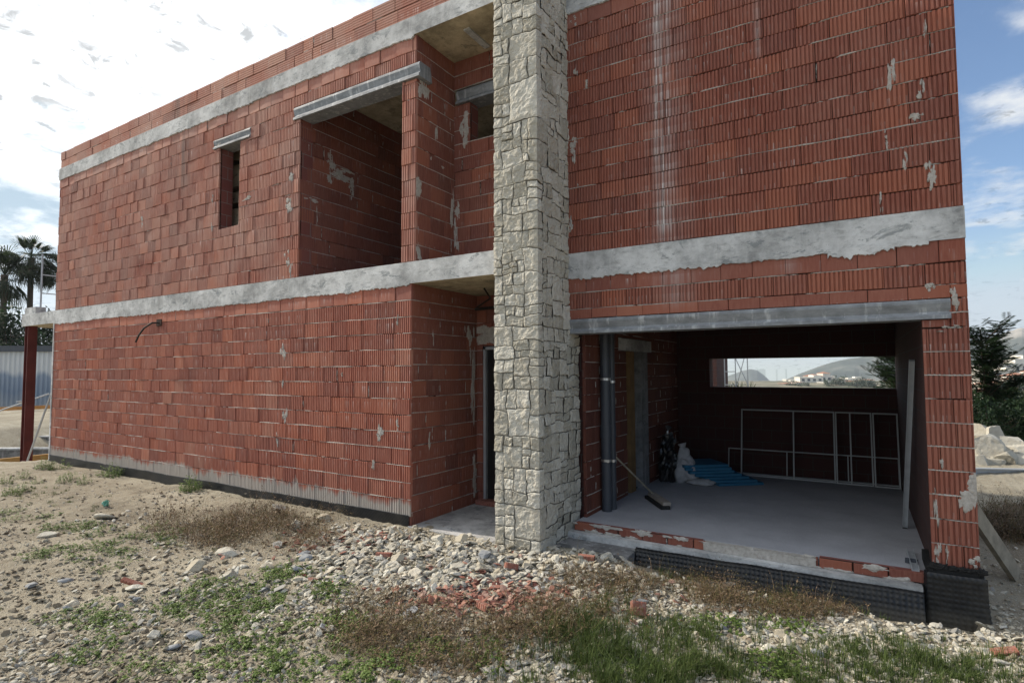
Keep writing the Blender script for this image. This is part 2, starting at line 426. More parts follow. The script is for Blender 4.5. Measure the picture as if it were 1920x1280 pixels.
# ------------------------------------------------------------------ mesh helpers
class MB:
    def __init__(self):
        self.v = []; self.f = []; self.m = []; self.t = []
    def add(self, verts, faces, mat=0, tone=0.5):
        o = len(self.v)
        self.v.extend(tuple(map(float, q)) for q in verts)
        for f in faces:
            self.f.append(tuple(i + o for i in f)); self.m.append(mat); self.t.append(tone)
    def box(self, a, b, mat=0, tone=0.5):
        (x0, y0, z0), (x1, y1, z1) = a, b
        self.add([(x0,y0,z0),(x1,y0,z0),(x1,y1,z0),(x0,y1,z0),(x0,y0,z1),(x1,y0,z1),(x1,y1,z1),(x0,y1,z1)],
                 [(3,2,1,0),(4,5,6,7),(0,1,5,4),(1,2,6,5),(2,3,7,6),(3,0,4,7)], mat, tone)
    def bar(self, p, q, w, h, mat=0, up=(0,0,1), tone=0.5):
        """a straight beam of section w x h between two points"""
        p = Vector(p); q = Vector(q); d = (q - p).normalized(); u = Vector(up)
        if abs(d.dot(u)) > 0.98: u = Vector((0, 1, 0))
        s = d.cross(u).normalized(); u = s.cross(d)
        vs = []
        for e in (p, q):
            for a, b in ((-1,-1),(1,-1),(1,1),(-1,1)):
                vs.append(e + s * (a * w / 2) + u * (b * h / 2))
        self.add(vs, [(3,2,1,0),(4,5,6,7),(0,1,5,4),(1,2,6,5),(2,3,7,6),(3,0,4,7)], mat, tone)
    def tube(self, pts, r, n=8, mat=0, tone=0.5, caps=True):
        pts = [Vector(p) for p in pts]
        rs = r if isinstance(r, (list, tuple)) else [r] * len(pts)
        rings = []
        for i, p in enumerate(pts):
            d = (pts[min(i+1, len(pts)-1)] - pts[max(i-1, 0)]).normalized()
            u = Vector((0,0,1)) if abs(d.z) < 0.9 else Vector((1,0,0))
            s = d.cross(u).normalized(); u = s.cross(d)
            rings.append([p + (s*math.cos(2*math.pi*k/n) + u*math.sin(2*math.pi*k/n)) * rs[i] for k in range(n)])
        vs = [q for ring in rings for q in ring]; fs = []
        for i in range(len(pts)-1):
            for k in range(n):
                fs.append((i*n+k, i*n+(k+1)%n, (i+1)*n+(k+1)%n, (i+1)*n+k))
        if caps:
            fs.append(tuple(range(n-1, -1, -1))); fs.append(tuple((len(pts)-1)*n + k for k in range(n)))
        self.add(vs, fs, mat, tone)
    def mesh(self, name, mats, smooth=False):
        me = bpy.data.meshes.new(name)
        me.from_pydata(self.v, [], self.f)
        for mt in mats: me.materials.append(mt)
        me.polygons.foreach_set('material_index', np.array(self.m, dtype=np.int32))
        at_ = me.attributes.new('tone', 'FLOAT', 'FACE')
        at_.data.foreach_set('value', np.array(self.t, dtype=np.float32))
        if smooth: me.polygons.foreach_set('use_smooth', np.ones(len(self.f), dtype=bool))
        me.update()
        return me
    def build(self, name, mats, parent=None, loc=None, smooth=False, label=None):
        if not isinstance(mats, (list, tuple)): mats = [mats]
        o = bpy.data.objects.new(name, self.mesh(name, mats, smooth))
        COL.objects.link(o)
        if parent is not None:
            o.parent = parent
            if parent.get('world_parts'):
                o.matrix_parent_inverse = Matrix.Translation(-parent.location)
        if loc is not None: o.location = loc
        if label: o['label'] = label
        return o

def tag(o, label=None, cat=None, group=None, kind=None):
    if label: o['label'] = label
    if cat: o['category'] = cat
    if group: o['group'] = group
    if kind: o['kind'] = kind
    return o

def empty(name, loc, label, cat, group=None, rz=0.0, world_parts=False):
    """the base point of a thing that has parts; world_parts: its parts are given in world coordinates"""
    o = bpy.data.objects.new(name, None); COL.objects.link(o)
    o.location = loc; o.rotation_euler = (0, 0, rz); o.empty_display_size = 0.1
    if world_parts: o['world_parts'] = 1
    return tag(o, label, cat, group)

def fb(x, y, z=0.0, s=1.0, oct=3):
    v = 0.0; a = 1.0
    for _ in range(oct):
        v += a * mnoise.noise(Vector((x * s, y * s, z * s))); s *= 2.1; a *= 0.5
    return v

def sstep(x, a, b):
    t = min(1.0, max(0.0, (x - a) / (b - a))); return t * t * (3 - 2 * t)

# ------------------------------------------------------------------ ground
YL, YR = 5.387, 6.04
HX0, HXC, HX1 = -15.13, -4.76, 0.818          # left end, recess corner, right end of the house
YB = 10.65                                     # its back

def gh_fine(x, y):
    z = -1.925
    z -= 0.10 * sstep(x, -3.0, -1.0) * sstep(y, 4.6, 5.9) * (1 - sstep(y, 12, 14))
    z += 0.07 * math.exp(-(((x + 3.9) / 1.1) ** 2 + ((y - 4.75) / 0.55) ** 2))
    z += 0.05 * math.exp(-(((x + 1.9) / 0.9) ** 2 + ((y - 5.3) / 0.4) ** 2))
    z += 0.05 * fb(x, y, 3.1, 0.55, 2) + 0.024 * fb(x, y, 1.0, 2.2, 3) + 0.013 * fb(x, y, 5.0, 9.0, 3)
    z -= 0.22 * math.exp(-(((x - 1.5) / 0.55) ** 2 + ((y - 7.2) / 1.0) ** 2))
    return z

def gh(x, y):
    z = gh_fine(x, y) if (-40 < x < 14 and -6 < y < 30) else -1.925
    z -= 1.3 * sstep(-x, 15.6, 17.4) * sstep(y, 4.6, 5.8) * (1 - sstep(-x, 24, 27))
    r = math.hypot(x, y)
    z -= 13.0 * sstep(y, 24, 150) + 95.0 * sstep(r, 450, 1500)
    if HX0 + 0.1 < x < HX1 - 0.05 and YL + 0.25 < y < YB - 0.1: z = min(z, -2.12)
    return z

def build_ground():
    def axis(a, b, st, far, g):
        c = list(np.arange(a, b + 1e-6, st))
        s, v = st, a
        lo = []
        while v > -far:
            s *= g; v -= s; lo.append(v)
        s, v = st, c[-1]; hi = []
        while v < far:
            s *= g; v += s; hi.append(v)
        return lo[::-1] + c + hi
    xs = axis(-10.5, 2.6, 0.03, 5000, 1.11)
    ys = axis(0.9, 7.0, 0.03, 5000, 1.12)
    nx, ny = len(xs), len(ys)
    mb = MB()
    mb.v = [(x, y, gh(x, y)) for y in ys for x in xs]
    for j in range(ny - 1):
        for i in range(nx - 1):
            mb.f.append((j*nx+i, j*nx+i+1, (j+1)*nx+i+1, (j+1)*nx+i))
    mb.m = [0] * len(mb.f); mb.t = [0.5] * len(mb.f)
    m, t, b = new_mat('stony_soil')
    p = geo_pos(t)
    n = t.noise(p, 0.8, 7, 0.65)
    col = t.ramp(n, [(0.28, (0.19, 0.165, 0.125)), (0.5, (0.33, 0.295, 0.225)), (0.72, (0.46, 0.42, 0.33))])
    n2 = t.noise(p, 6, 6, 0.7)
    col = t.mix(t.math('MULTIPLY', t.ramp(n2, [(0.48, 0.0), (0.7, 1.0)]), 0.6), col, (0.17, 0.135, 0.09))
    vo = t.node('ShaderNodeTexVoronoi', ins={'Scale': 42.0}); t.l.new(p, vo.inputs['Vector'])
    cellr = t.sep(vo.outputs['Color'])[0]
    peb = t.math('MULTIPLY', t.ramp(vo.outputs['Distance'], [(0.25, 1.0), (0.45, 0.0)]), t.ramp(cellr, [(0.45, 0.0), (0.6, 1.0)]))
    col = t.mix(t.math('MULTIPLY', peb, 0.7), col, t.ramp(cellr, [(0.5, (0.34, 0.31, 0.25)), (0.75, (0.50, 0.47, 0.40)), (1.0, (0.62, 0.60, 0.54))]))
    vo2 = t.node('ShaderNodeTexVoronoi', ins={'Scale': 110.0}); t.l.new(p, vo2.inputs['Vector'])
    cr2 = t.sep(vo2.outputs['Color'])[1]
    peb2 = t.math('MULTIPLY', t.ramp(vo2.outputs['Distance'], [(0.3, 1.0), (0.5, 0.0)]), t.ramp(cr2, [(0.5, 0.0), (0.6, 1.0)]))
    col = t.mix(t.math('MULTIPLY', peb2, 0.5), col, (0.50, 0.46, 0.38))
    t.l.new(col, b.inputs['Base Color']); b.inputs['Roughness'].default_value = 0.95
    b.inputs['Specular IOR Level'].default_value = 0.1
    h = t.math('ADD', t.math('MULTIPLY', peb, 0.9), t.math('ADD', t.math('MULTIPLY', peb2, 0.4), t.noise(p, 55, 6, 0.7)))
    bump(t, b, h, 0.9, 0.014)
    o = mb.build('ground', m, smooth=True)
    tag(o, kind='structure')
build_ground()

# ------------------------------------------------------------------ brick walls
def rib_profile(L, ribs, depth):
    """(u, offset) along one brick: flat lands and narrow grooves"""
    pts = [(0.0, -0.007), (0.004, 0.0)]
    p = L / ribs
    for k in range(ribs):
        a = k * p
        j = rng.uniform(-0.08, 0.08)
        pts += [(a + (0.54 + j) * p, 0.0), (a + (0.60 + j) * p, -depth), (a + (0.92 + j) * p, -depth), (a + 0.985 * p, 0.0)]
    pts = [q for q in pts if q[0] < L - 0.005] + [(L - 0.004, 0.0), (L, -0.007)]
    return pts

def subtract(a, b, holes):
    """u interval minus the holes' u intervals"""
    out = [(a, b)]
    for h0, h1 in holes:
        nxt = []
        for p, q in out:
            if h1 <= p or h0 >= q: nxt.append((p, q)); continue
            if h0 > p: nxt.append((p, h0))
            if h1 < q: nxt.append((h1, q))
        out = nxt
    return out

class Wall:
    """brickwork laid course by course on a vertical plane: O + u*U + n*N, z"""
    def __init__(self, O, U, N):
        self.O = Vector(O); self.U = Vector(U); self.N = Vector(N); self.mb = MB()
        # winding: U x Z must equal N for outward faces
        self.flip = self.U.cross(Vector((0, 0, 1))).dot(self.N) < 0
    def P(self, u, n, z):
        q = self.O + self.U * u + self.N * n
        # courses are never quite level
        return (q.x, q.y, z + 0.007 * mnoise.noise(Vector((q.x * 0.9 + 3.1, q.y * 0.9, z * 2.3))) + 0.003 * mnoise.noise(Vector((q.x * 3.1, q.y * 3.1 + 7.7, z * 5.0))))
    def quads(self, verts, faces, mat, tone):
        if self.flip: faces = [tuple(reversed(f)) for f in faces]
        self.mb.add(verts, faces, mat, tone)
    def brick(self, u0, u1, z0, z1, style, ribs, depth, prot, tone, tilt=0.0):
        L = u1 - u0
        if L < 0.012 or z1 - z0 < 0.012: return
        zt = rng.normal(0, 0.0012)
        if style == 'rib':
            prof = rib_profile(L, max(1, int(round(ribs * L / 0.29))), depth)
        elif style == 'plain':
            prof = [(0, -0.005), (0.005, 0), (L*0.5, rng.normal(0, 0.001)), (L-0.005, 0), (L, -0.005)]
        if style == 'hgroove':
            H = z1 - z0; nr = max(2, int(round(H / 0.036)))
            zs = []
            for k in range(nr):
                a = z0 + k * H / nr; h = H / nr
                zs += [(a + 0.02*h, 0.0), (a + 0.70*h, 0.0), (a + 0.76*h, -depth), (a + 0.95*h, -depth)]
            zs = [(z0, -0.006)] + zs + [(z1, -0.006)]
            n = len(zs); vs = []
            for (uu, oo) in ((u0, -0.004), (u0 + 0.005, 0.0), (u1 - 0.005, 0.0), (u1, -0.004)):
                for z, o in zs: vs.append(self.P(uu, prot + o + oo, z))
            fs = []
            for c in range(3):
                for k in range(n - 1):
                    fs.append((c*n+k, (c+1)*n+k, (c+1)*n+k+1, c*n+k+1))
            b0 = len(vs)
            vs += [self.P(u0, -0.04, z0), self.P(u0, -0.04, z1), self.P(u1, -0.04, z0), self.P(u1, -0.04, z1)]
            fs += [(b0, 0, n-1, b0+1), (3*n, b0+2, b0+3, 4*n-1), (n-1, 2*n-1, 3*n-1, 4*n-1, b0+3, b0+1), (b0, b0+2, 3*n, 2*n, n, 0)]
            self.quads(vs, fs, 0, tone); return
        n = len(prof); vs = []
        for k, (u, o) in enumerate(prof):
            e = prot + o + tilt * (u / L - 0.5)
            vs.append(self.P(u0 + u, e - 0.003, z0 + zt)); vs.append(self.P(u0 + u, e, z0 + 0.004 + zt))
            vs.append(self.P(u0 + u, e, z1 - 0.004 + zt)); vs.append(self.P(u0 + u, e - 0.003, z1 + zt))
        for k, (u, o) in enumerate(prof):
            vs.append(self.P(u0 + u, -0.04, z0 + zt)); vs.append(self.P(u0 + u, -0.04, z1 + zt))
        B = 4 * n; fs = []
        for k in range(n - 1):
            a, c = 4*k, 4*(k+1)
            for r in range(3): fs.append((a+r, c+r, c+r+1, a+r+1))
            fs.append((a+3, c+3, B+2*(k+1)+1, B+2*k+1))
            fs.append((B+2*k, B+2*(k+1), c, a))
        fs.append((B, 0, 1, 2, 3, B+1)); e = 4*(n-1)
        fs.append((e+3, e+2, e+1, e, B+2*(n-1), B+2*(n-1)+1))
        self.quads(vs, fs, 0, tone)
    def joint(self, u0, u1, zc, h, fill, out):
        """a bed joint: a wavy ribbon of mortar, missing in places"""
        st = 0.045
        n = max(2, int((u1 - u0) / st) + 1)
        us = np.linspace(u0, u1, n)
        seed = rng.uniform(0, 100)
        row = []
        for u in us:
            on = mnoise.noise(Vector((u * 1.7, seed, 0))) * 0.5 + 0.5 + rng.normal(0, 0.04)
            o = out + 0.004 * mnoise.noise(Vector((u * 9, seed, 2))) + (0.0 if on < fill else -0.022)
            dz = 0.003 * mnoise.noise(Vector((u * 12, seed, 5)))
            hh = h * (0.72 + 0.75 * mnoise.noise(Vector((u * 6, seed, 8))))
            row.append((o, zc + dz, hh))
        vs = []
        for u, (o, z, hh) in zip(us, row):
            vs += [self.P(u, -0.035, z - hh*0.62), self.P(u, o - 0.004, z - hh*0.55), self.P(u, o, z), self.P(u, o - 0.004, z + hh*0.55), self.P(u, -0.035, z + hh*0.62)]
        fs = []
        for k in range(n - 1):
            for r in range(4): fs.append((5*k+r, 5*(k+1)+r, 5*(k+1)+r+1, 5*k+r+1))
        self.quads(vs, fs, 1, 0.5)
    def lay(self, u0, u1, rows, holes=(), L=0.292, ribs=9, depth=0.006, prot=0.002, tilt=0.0, fill=0.6, out=-0.003, tonemid=0.5, tonevar=0.2, vgap=0.003, vmort=0.08, bond=0.5, back=0.05, corner_tone=None):
        for i, (z0, z1, style) in enumerate(rows):
            hz = [(a, b) for a, b, c, d in holes if c < z1 - 0.03 and d > z0 + 0.03]
            Lr = 0.40 if style == 'hgroove' else L
            off = (i % 2) * Lr * bond + rng.uniform(-0.03, 0.03)
            u = u0 - off - Lr
            while u < u1:
                w = Lr * rng.uniform(0.985, 1.015) if rng.random() > 0.04 else Lr * rng.uniform(0.45, 0.8)
                gap = vgap * rng.uniform(0.5, 2.0)
                mort = rng.random() < vmort
                if mort: gap = rng.uniform(0.010, 0.020)
                a, b = max(u, u0), min(u + w - gap, u1)
                if b - a > 0.012:
                    tn = float(np.clip(rng.normal(tonemid, tonevar), 0, 1))
                    pr = rng.normal(0, prot); tl = rng.normal(0, tilt) if tilt else 0.0
                    ww = [(a, b)]
                    for h0, h1, c, d in holes:
                        if c < z1 - 0.02 and d > z0 + 0.02 and h0 < b and h1 > a:
                            # brick cut by the opening: keep what stands beside, above and below it
                            nw = []
                            for p, q in ww: nw += subtract(p, q, [(h0, h1)])
                            p, q = max(a, h0), min(b, h1)
                            if q - p > 0.02:
                                for e0, e1 in ((max(d + 0.004, z0), z1), (z0, min(c - 0.002, z1))):
                                    if e1 - e0 < 0.03: continue
                                    zm = (e0 + e1) / 2
                                    for p2, q2 in subtract(p, q, [(h[0], h[1]) for h in holes if h[2] < zm < h[3]]):
                                        self.brick(p2, q2, e0, e1, style if e1 - e0 > 0.1 else 'plain', ribs, depth, pr, tn)
                            ww = nw
                    for p, q in ww: self.brick(p, q, z0, z1, style, ribs, depth, pr, tn, tl)
                    if mort and u1 - 0.05 > b > u0 + 0.05 and not any(h0 < b + 0.03 and h1 > b - 0.03 for h0, h1 in hz):
                        self.blot(b + gap/2, (z0+z1)/2, gap * 0.9, (z1-z0) * 0.62, 0.003, seg=10)
                u += w
            if i + 1 < len(rows):
                zj = (z1 + rows[i+1][0]) / 2; hj = max(0.005, rows[i+1][0] - z1 + 0.003)
                hzz = [(a, b) for a, b, c, d in holes if c < zj < d]
                for p, q in subtract(u0, u1, hzz): self.joint(p, q, zj, hj, fill, out)
        self.span = (u0, u1)
        # core behind the bricks
        zb, zt = rows[0][0], rows[-1][1]
        self.core(u0, u1, zb, zt, holes, back)
    def core(self, u0, u1, zb, zt, holes, back):
        us = sorted({u0, u1, *[h for a in holes for h in a[:2] if u0 < h < u1]})
        zs = sorted({zb, zt, *[h for a in holes for h in a[2:] if zb < h < zt]})
        for a, b in zip(us, us[1:]):
            for c, d in zip(zs, zs[1:]):
                um, zm = (a+b)/2, (c+d)/2
                if any(h[0] < um < h[1] and h[2] < zm < h[3] for h in holes): continue
                a2, b2 = a + (0.03 if a == u0 else 0), b - (0.03 if b == u1 else 0)
                for n0, n1, mt in ((-0.022, -0.041, 2), (-0.0415, -max(back, 0.06), 3)):
                    vs = [self.P(uu, nn, zz) for nn in (n0, n1) for uu, zz in ((a2, c), (b2, c), (b2, d), (a2, d))]
                    self.quads(vs, [(0,1,2,3),(7,6,5,4),(1,0,4,5),(2,1,5,6),(3,2,6,7),(0,3,7,4)], mt, 0.5)
    def blot(self, u, z, w, h, thick=0.006, seg=18, mat=1, drip=0.0):
        """a smear of mortar: a cluster of ragged crusts pressed along the joint"""
        n = 1 if max(w, h) < 0.05 or mat != 1 else int(3 + 9 * math.sqrt(w * h) / 0.25)
        for i in range(n):
            if n == 1: self.crust(u, z, w, h, thick, seg, mat, drip); break
            f = rng.uniform(0.25, 0.65)
            self.crust(u + rng.normal(0, w*0.20), z + rng.normal(0, h*0.24), w*f*rng.uniform(0.6, 1.2), h*f*rng.uniform(0.5, 1.0), thick*rng.uniform(0.5, 1.1), 22, mat, drip)
    def crust(self, u, z, w, h, thick, seg, mat, drip):
        seed = rng.uniform(0, 99); rim = []
        lo, hi = getattr(self, 'span', (-1e9, 1e9)); u = min(max(u, lo + 0.01), hi - 0.01); vs = [self.P(u, thick, z)]
        for k in range(seg):
            a = 2*math.pi*k/seg
            r = 1.0 + 0.6 * mnoise.noise(Vector((math.cos(a)*1.8, math.sin(a)*1.8, seed))) + rng.normal(0, 0.16)
            du, dz = math.cos(a)*w/2*r, math.sin(a)*h/2*r
            if dz < 0: dz *= 1 + drip * max(0, mnoise.noise(Vector((du*30, seed, 3))) + 0.3)
            rim.append((du, dz))
        for s, tk in ((0.5, thick), (0.85, thick*0.45), (1.0, -0.004)):
            for du, dz in rim: vs.append(self.P(min(max(u + du*s, lo), hi), tk + (rng.normal(0, thick*0.25) if tk > 0 else 0), z + dz*s))
        fs = [(0, 1+k, 1+(k+1) % seg) for k in range(seg)]
        for r in range(2):
            for k in range(seg):
                k2 = (k+1) % seg
                fs.append((1+r*seg+k, 1+(r+1)*seg+k, 1+(r+1)*seg+k2, 1+r*seg+k2))
        self.quads(vs, fs, mat, 0.5)
    def build(self, name, mat, parent, label=None, body='reveal'):
        return self.mb.build(name, [mat, M['mortar'], M['gap'], M[body]], parent, label=label)

def rows_up(z0, z1, h=0.2028, joint=0.009, first=None, last=None, style='rib'):
    """courses from z0 to z1 as equal as they will go"""
    n = max(1, int(round((z1 - z0) / h))); hh = (z1 - z0) / n
    return [(z0 + i*hh + joint/2, z0 + (i+1)*hh - joint/2, style) for i in range(n)]

def drip_edge(mb, O, U, N, u0, u1, z, amp, mat=0, thick=0.006, freq=7.0, flip=False):
    """grout that ran down over the bricks from a slab's lower arris"""
    O, U, N = Vector(O), Vector(U), Vector(N)
    n = int((u1 - u0) / 0.014) + 2; seed = rng.uniform(0, 90)
    vs = []
    for u in np.linspace(u0, u1, n):
        q = 0.5 + 0.5 * mnoise.noise(Vector((u * freq, seed, 0)))
        q2 = 0.5 + 0.5 * mnoise.noise(Vector((u * freq * 5.1, seed, 4)))
        q3 = 0.5 + 0.5 * mnoise.noise(Vector((u * 0.8, seed, 7)))
        q4 = 0.5 + 0.5 * mnoise.noise(Vector((u * 34.0, seed, 9)))
        low = z - amp * (0.12 + 1.5 * q3 * (0.55 * q**2 + 0.8 * q2**2 * q4 + 0.25 * q4)) * 1.6
        P0 = O + U * u
        for n_, zz in ((thick, z + 0.012), (thick, low + 0.004), (-0.015, low)):
            q_ = P0 + N * n_; vs.append((q_.x, q_.y, zz))
    fs = []
    for k in range(n - 1):
        for r in range(2):
            f = (3*k+r, 3*k+r+1, 3*(k+1)+r+1, 3*(k+1)+r)
            fs.append(tuple(reversed(f)) if flip else f)
    mb.add(vs, fs, mat)

FL_B, FL_T = 1.105, 1.38           # first-floor slab
RF_B, RF_T = 4.32, 4.567           # roof slab
PAR = 4.94
G_F = -1.75                        # garage floor
house = empty('brick_house', (-7.0, 5.4, -1.9), 'unfinished two storey red brick house shell with open garage and pale stone pillar', 'house', world_parts=True)
X_, Y_, Z_ = (1, 0, 0), (0, 1, 0), (0, 0, 1)
FRONT = (0, -1, 0); EAST = (1, 0, 0)

def build_walls():
    # --- front wall, ground floor
    w = Wall((HX0, YL, 0), X_, FRONT)
    W = HXC - HX0
    rows = rows_up(-1.80, 0.90) + [(0.906, FL_B, 'plain')]
    w.lay(0, W, rows, L=0.288, ribs=8, depth=0.012, prot=0.0025, tilt=0.003, fill=0.62, out=0.0, tonemid=0.58, tonevar=0.16, vgap=0.0055, vmort=0.03, back=0.24)
    w.mb.box((HX0, YL + 0.03, -2.15), (HXC - 0.03, YL + 0.24, -1.80), 1)
    for px, py, ww, hh in [(712,810,.10,.20),(530,718,.06,.16),(745,800,.05,.12),(535,775,.10,.25),(520,825,.05,.18),(530,655,.10,.2),(745,600,.05,.14),(640,700,.04,.05),(700,868,.05,.16)]:
        q = at(px, py, 1, YL); w.blot(q[0] - HX0, q[2], ww, hh, 0.005, drip=0.8)
    w.build('brick_wall', M['brick_l'], house, 'ground floor brick wall with lime splashed foot')
    # --- front wall, upper floor
    w = Wall((HX0, YL, 0), X_, FRONT)
    W = -4.70 - HX0
    win = (-8.985 - HX0, -8.425 - HX0, 2.37, 3.74)
    opn = (-6.95 - HX0, -4.935 - HX0, FL_T - 0.1, 3.75)
    lin1 = (-9.15 - HX0, -8.15 - HX0, 3.74, 3.905)
    lin2 = (-7.08 - HX0, -4.60 - HX0, 3.75, 3.95)
    rows = rows_up(FL_T + 0.004, 4.12) + [(4.126, RF_B, 'plain')]
    w.lay(0, W, rows, holes=[win, opn, lin1, lin2], L=0.288, ribs=8, depth=0.012, prot=0.004, tilt=0.0055, fill=0.30, out=-0.004, tonemid=0.58, tonevar=0.20, vgap=0.006, vmort=0.02, back=0.24)
    for px, py, ww, hh in [(545,330,.10,.2),(543,383,.13,.22),(540,485,.10,.2),(545,505,.08,.2),(398,372,.05,.2),(397,425,.05,.18),(465,372,.2,.08),(266,415,.12,.2),(410,270,.10,.12)]:
        q = at(px, py, 1, YL); w.blot(q[0] - HX0, q[2], ww, hh, 0.005, drip=0.4)
    w.build('brick_wall', M['brick_u'], house, 'dusty upper brick wall with a narrow window and a wide opening')
    # --- return walls of the recess, facing the pillar
    w = Wall((HXC, YL + 0.012, 0), Y_, EAST)
    rows = rows_up(-1.95, 0.90) + [(0.906, FL_B, 'plain')]
    w.lay(0, 1.45, rows, L=0.285, ribs=7, depth=0.003, prot=0.002, fill=0.72, out=0.001, tonemid=0.36, tonevar=0.15, vmort=0.22, back=0.24)
    w.blot(1.33, -0.2, 0.10, 1.3, 0.004, seg=30); w.blot(1.25, 0.45, 0.12, 0.5, 0.004); w.blot(1.36, -1.5, 0.12, 0.5, 0.004)
    w.blot(0.35, -0.9, 0.05, 0.2, 0.004); w.blot(0.42, 0.45, 0.04, 0.18, 0.004)
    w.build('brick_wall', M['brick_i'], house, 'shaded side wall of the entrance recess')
    w = Wall((-4.70, YL + 0.012, 0), Y_, EAST)
    rows = rows_up(FL_T + 0.004, 4.12) + [(4.126, RF_B, 'plain')]
    w.lay(0, 0.82, rows, holes=[(-0.1, 0.09, 3.75, 3.95)], L=0.285, ribs=7, depth=0.003, prot=0.002, fill=0.72, out=0.001, tonemid=0.38, tonevar=0.15, vmort=0.2, back=0.20)
    for u, z, ww, hh in [(0.12,3.72,.22,.28),(0.03,2.35,.2,.28),(0.06,1.5,.12,.2),(0.4,3.2,.05,.3),(.75,2.2,.08,.5),(.3,2.8,.05,.06),(.55,2.75,.06,.05)]:
        w.blot(u, z, ww, hh, 0.004, drip=0.5)
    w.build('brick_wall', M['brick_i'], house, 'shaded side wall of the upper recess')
    # pier between the wide opening and the recess: its inner cheek
    w = Wall((-6.95, YL + 0.012, 0), Y_, EAST)
    rows = rows_up(FL_T + 0.004, RF_B)
    w.lay(0, 4.95, rows, L=0.29, ribs=7, depth=0.003, prot=0.002, fill=0.6, out=0.0, tonemid=0.32, tonevar=0.15, vmort=0.10, back=0.12)
    for u, z, ww, hh in [(0.55,3.28,.18,.3),(0.75,3.15,.5,.14),(1.0,3.08,.12,.3),(0.55,3.0,.1,.2),(0.25,2.6,.2,.08),(0.32,2.35,.03,.25)]:
        w.blot(u, z, ww, hh, 0.004)
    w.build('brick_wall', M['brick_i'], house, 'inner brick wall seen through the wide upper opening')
    # --- back of the upper recess
    YU = 6.19
    w = Wall((-4.70, YU, 0), X_, FRONT)
    rows = rows_up(FL_T + 0.004, 3.14) + rows_up(3.14, 4.12) + [(4.126, RF_B, 'plain')]
    w.lay(0, 1.8, rows, holes=[(0.27, 1.5, 3.15, 3.70), (0.0, 1.8, 3.70, 3.90)], L=0.29, ribs=9, depth=0.004, prot=0.002, fill=0.66, out=0.0, tonemid=0.36, tonevar=0.14, vmort=0.06, back=0.2)
    w.blot(0.06, 2.2, .10, .32, .005); w.blot(0.03, 1.9, .1, .4, .005); w.blot(0.2, 3.35, .14, .4, .01)
    w.build('brick_wall', M['brick_i'], house, 'back wall of the upper recess with a small dark window')
    # --- back of the entrance recess
    YD = 6.82
    w = Wall((HXC, YD, 0), X_, FRONT)
    rows = rows_up(-1.93, FL_B)
    w.lay(0, 1.75, rows, holes=[(0.10, 1.75, -1.84, 0.36)], L=0.29, ribs=7, depth=0.003, prot=0.002, fill=0.6, out=0.0, tonemid=0.34, tonevar=0.14, back=0.2)
    w.blot(0.3, 0.5, .9, .24, .006, seg=30)
    w.build('brick_wall', M['brick_i'], house, 'back wall of the entrance recess')
    # --- garage front
    w = Wall((-3.2, YR, 0), X_, FRONT)
    W = HX1 + 3.2
    rows = rows_up(-1.68, 0.352) + rows_up(0.36, 0.60, 0.12) + [(0.606, 0.712, 'plain'), (0.722, 0.905, 'rib'), (0.915, FL_B + 0.006, 'plain')]
    gx0, gx1 = 0.0, 0.498 + 3.2
    w.lay(0, W, rows, holes=[(gx0, gx1, -2.2, 0.43), (gx0, 0.678 + 3.2, 0.43, 0.602)], L=0.300, ribs=8, depth=0.013, prot=0.002, fill=0.55, out=-0.001, tonemid=0.55, tonevar=0.13, vgap=0.003, vmort=0.03, back=0.24)
    for px, py, ww, hh in [(1765,620,.09,.02),(1783,613,.12,.035),(1778,880,.0,.0),(1828,925,.15,.24),(1835,1055,.09,.09),(1765,870,.04,.12),(1755,1040,.06,.22),(1770,1065,.10,.06),(1755,960,.03,.25),(1068,600,.06,.12),(1745,540,.07,.08),(1790,560,.06,.18),(1775,1025,.03,.2)]:
        if ww:
            q = at(px, py, 1, YR); w.blot(q[0] + 3.2, q[2], ww, hh, 0.006, drip=0.7)
    w.build('brick_wall', M['brick_r'], house, 'ribbed brick courses over the garage opening and its right hand pier', body='inner')
    w = Wall((-3.2, YR, 0), X_, FRONT)
    rows = rows_up(FL_T + 0.004, 4.12, 0.2) + [(4.126, RF_B, 'plain')]
    w.lay(0, W, rows, L=0.293, ribs=8, depth=0.013, prot=0.0025, fill=0.50, out=-0.001, tonemid=0.42, tonevar=0.12, vgap=0.003, vmort=0.015, back=0.24)
    for px, py, ww, hh in [(1670,140,.08,.26),(1720,215,.12,.08),(1730,160,.03,.16),(1723,180,.05,.1),(1662,265,.04,.18),(1698,295,.05,.22),(1742,325,.08,.2),(1652,380,.03,.18),(1078,40,.1,.09),(1077,132,.06,.12),(1100,158,.05,.1),(1076,275,.11,.14),(1075,300,.06,.16),(1083,345,.02,.05),(1070,420,.06,.18),(1735,60,.03,.2)]:
        q = at(px, py, 1, YR); w.blot(q[0] + 3.2, q[2], ww, hh, 0.005, drip=0.8)
    w.build('brick_wall', M['brick_r'], house, 'tall upper brick wall above the garage with white lime streaks')
    # --- parapet of long grooved bricks
    for (xa, xb, yy) in ((HX0, -3.2, YL), (-3.2, HX1, YR)):
        w = Wall((xa, yy, 0), X_, FRONT)
        w.lay(0, xb - xa, [(RF_T + 0.006, 4.748, 'hgroove'), (4.758, PAR, 'hgroove')], depth=0.006, prot=0.003, fill=0.35, out=-0.002, tonemid=0.75, tonevar=0.2, vgap=0.004, vmort=0.05, back=0.12)
        w.build('parapet', M['brick_u'], house)
    # side faces and back, seen from a step aside
    w = Wall((HX1, YR + 0.012, 0), Y_, EAST)
    for za, zb in ((-1.68, FL_B), (FL_T, RF_B)):
        w.lay(0, YB - YR - 0.02, rows_up(za, zb), L=0.293, ribs=9, depth=0.005, fill=0.6, tonemid=0.45, back=0.24)
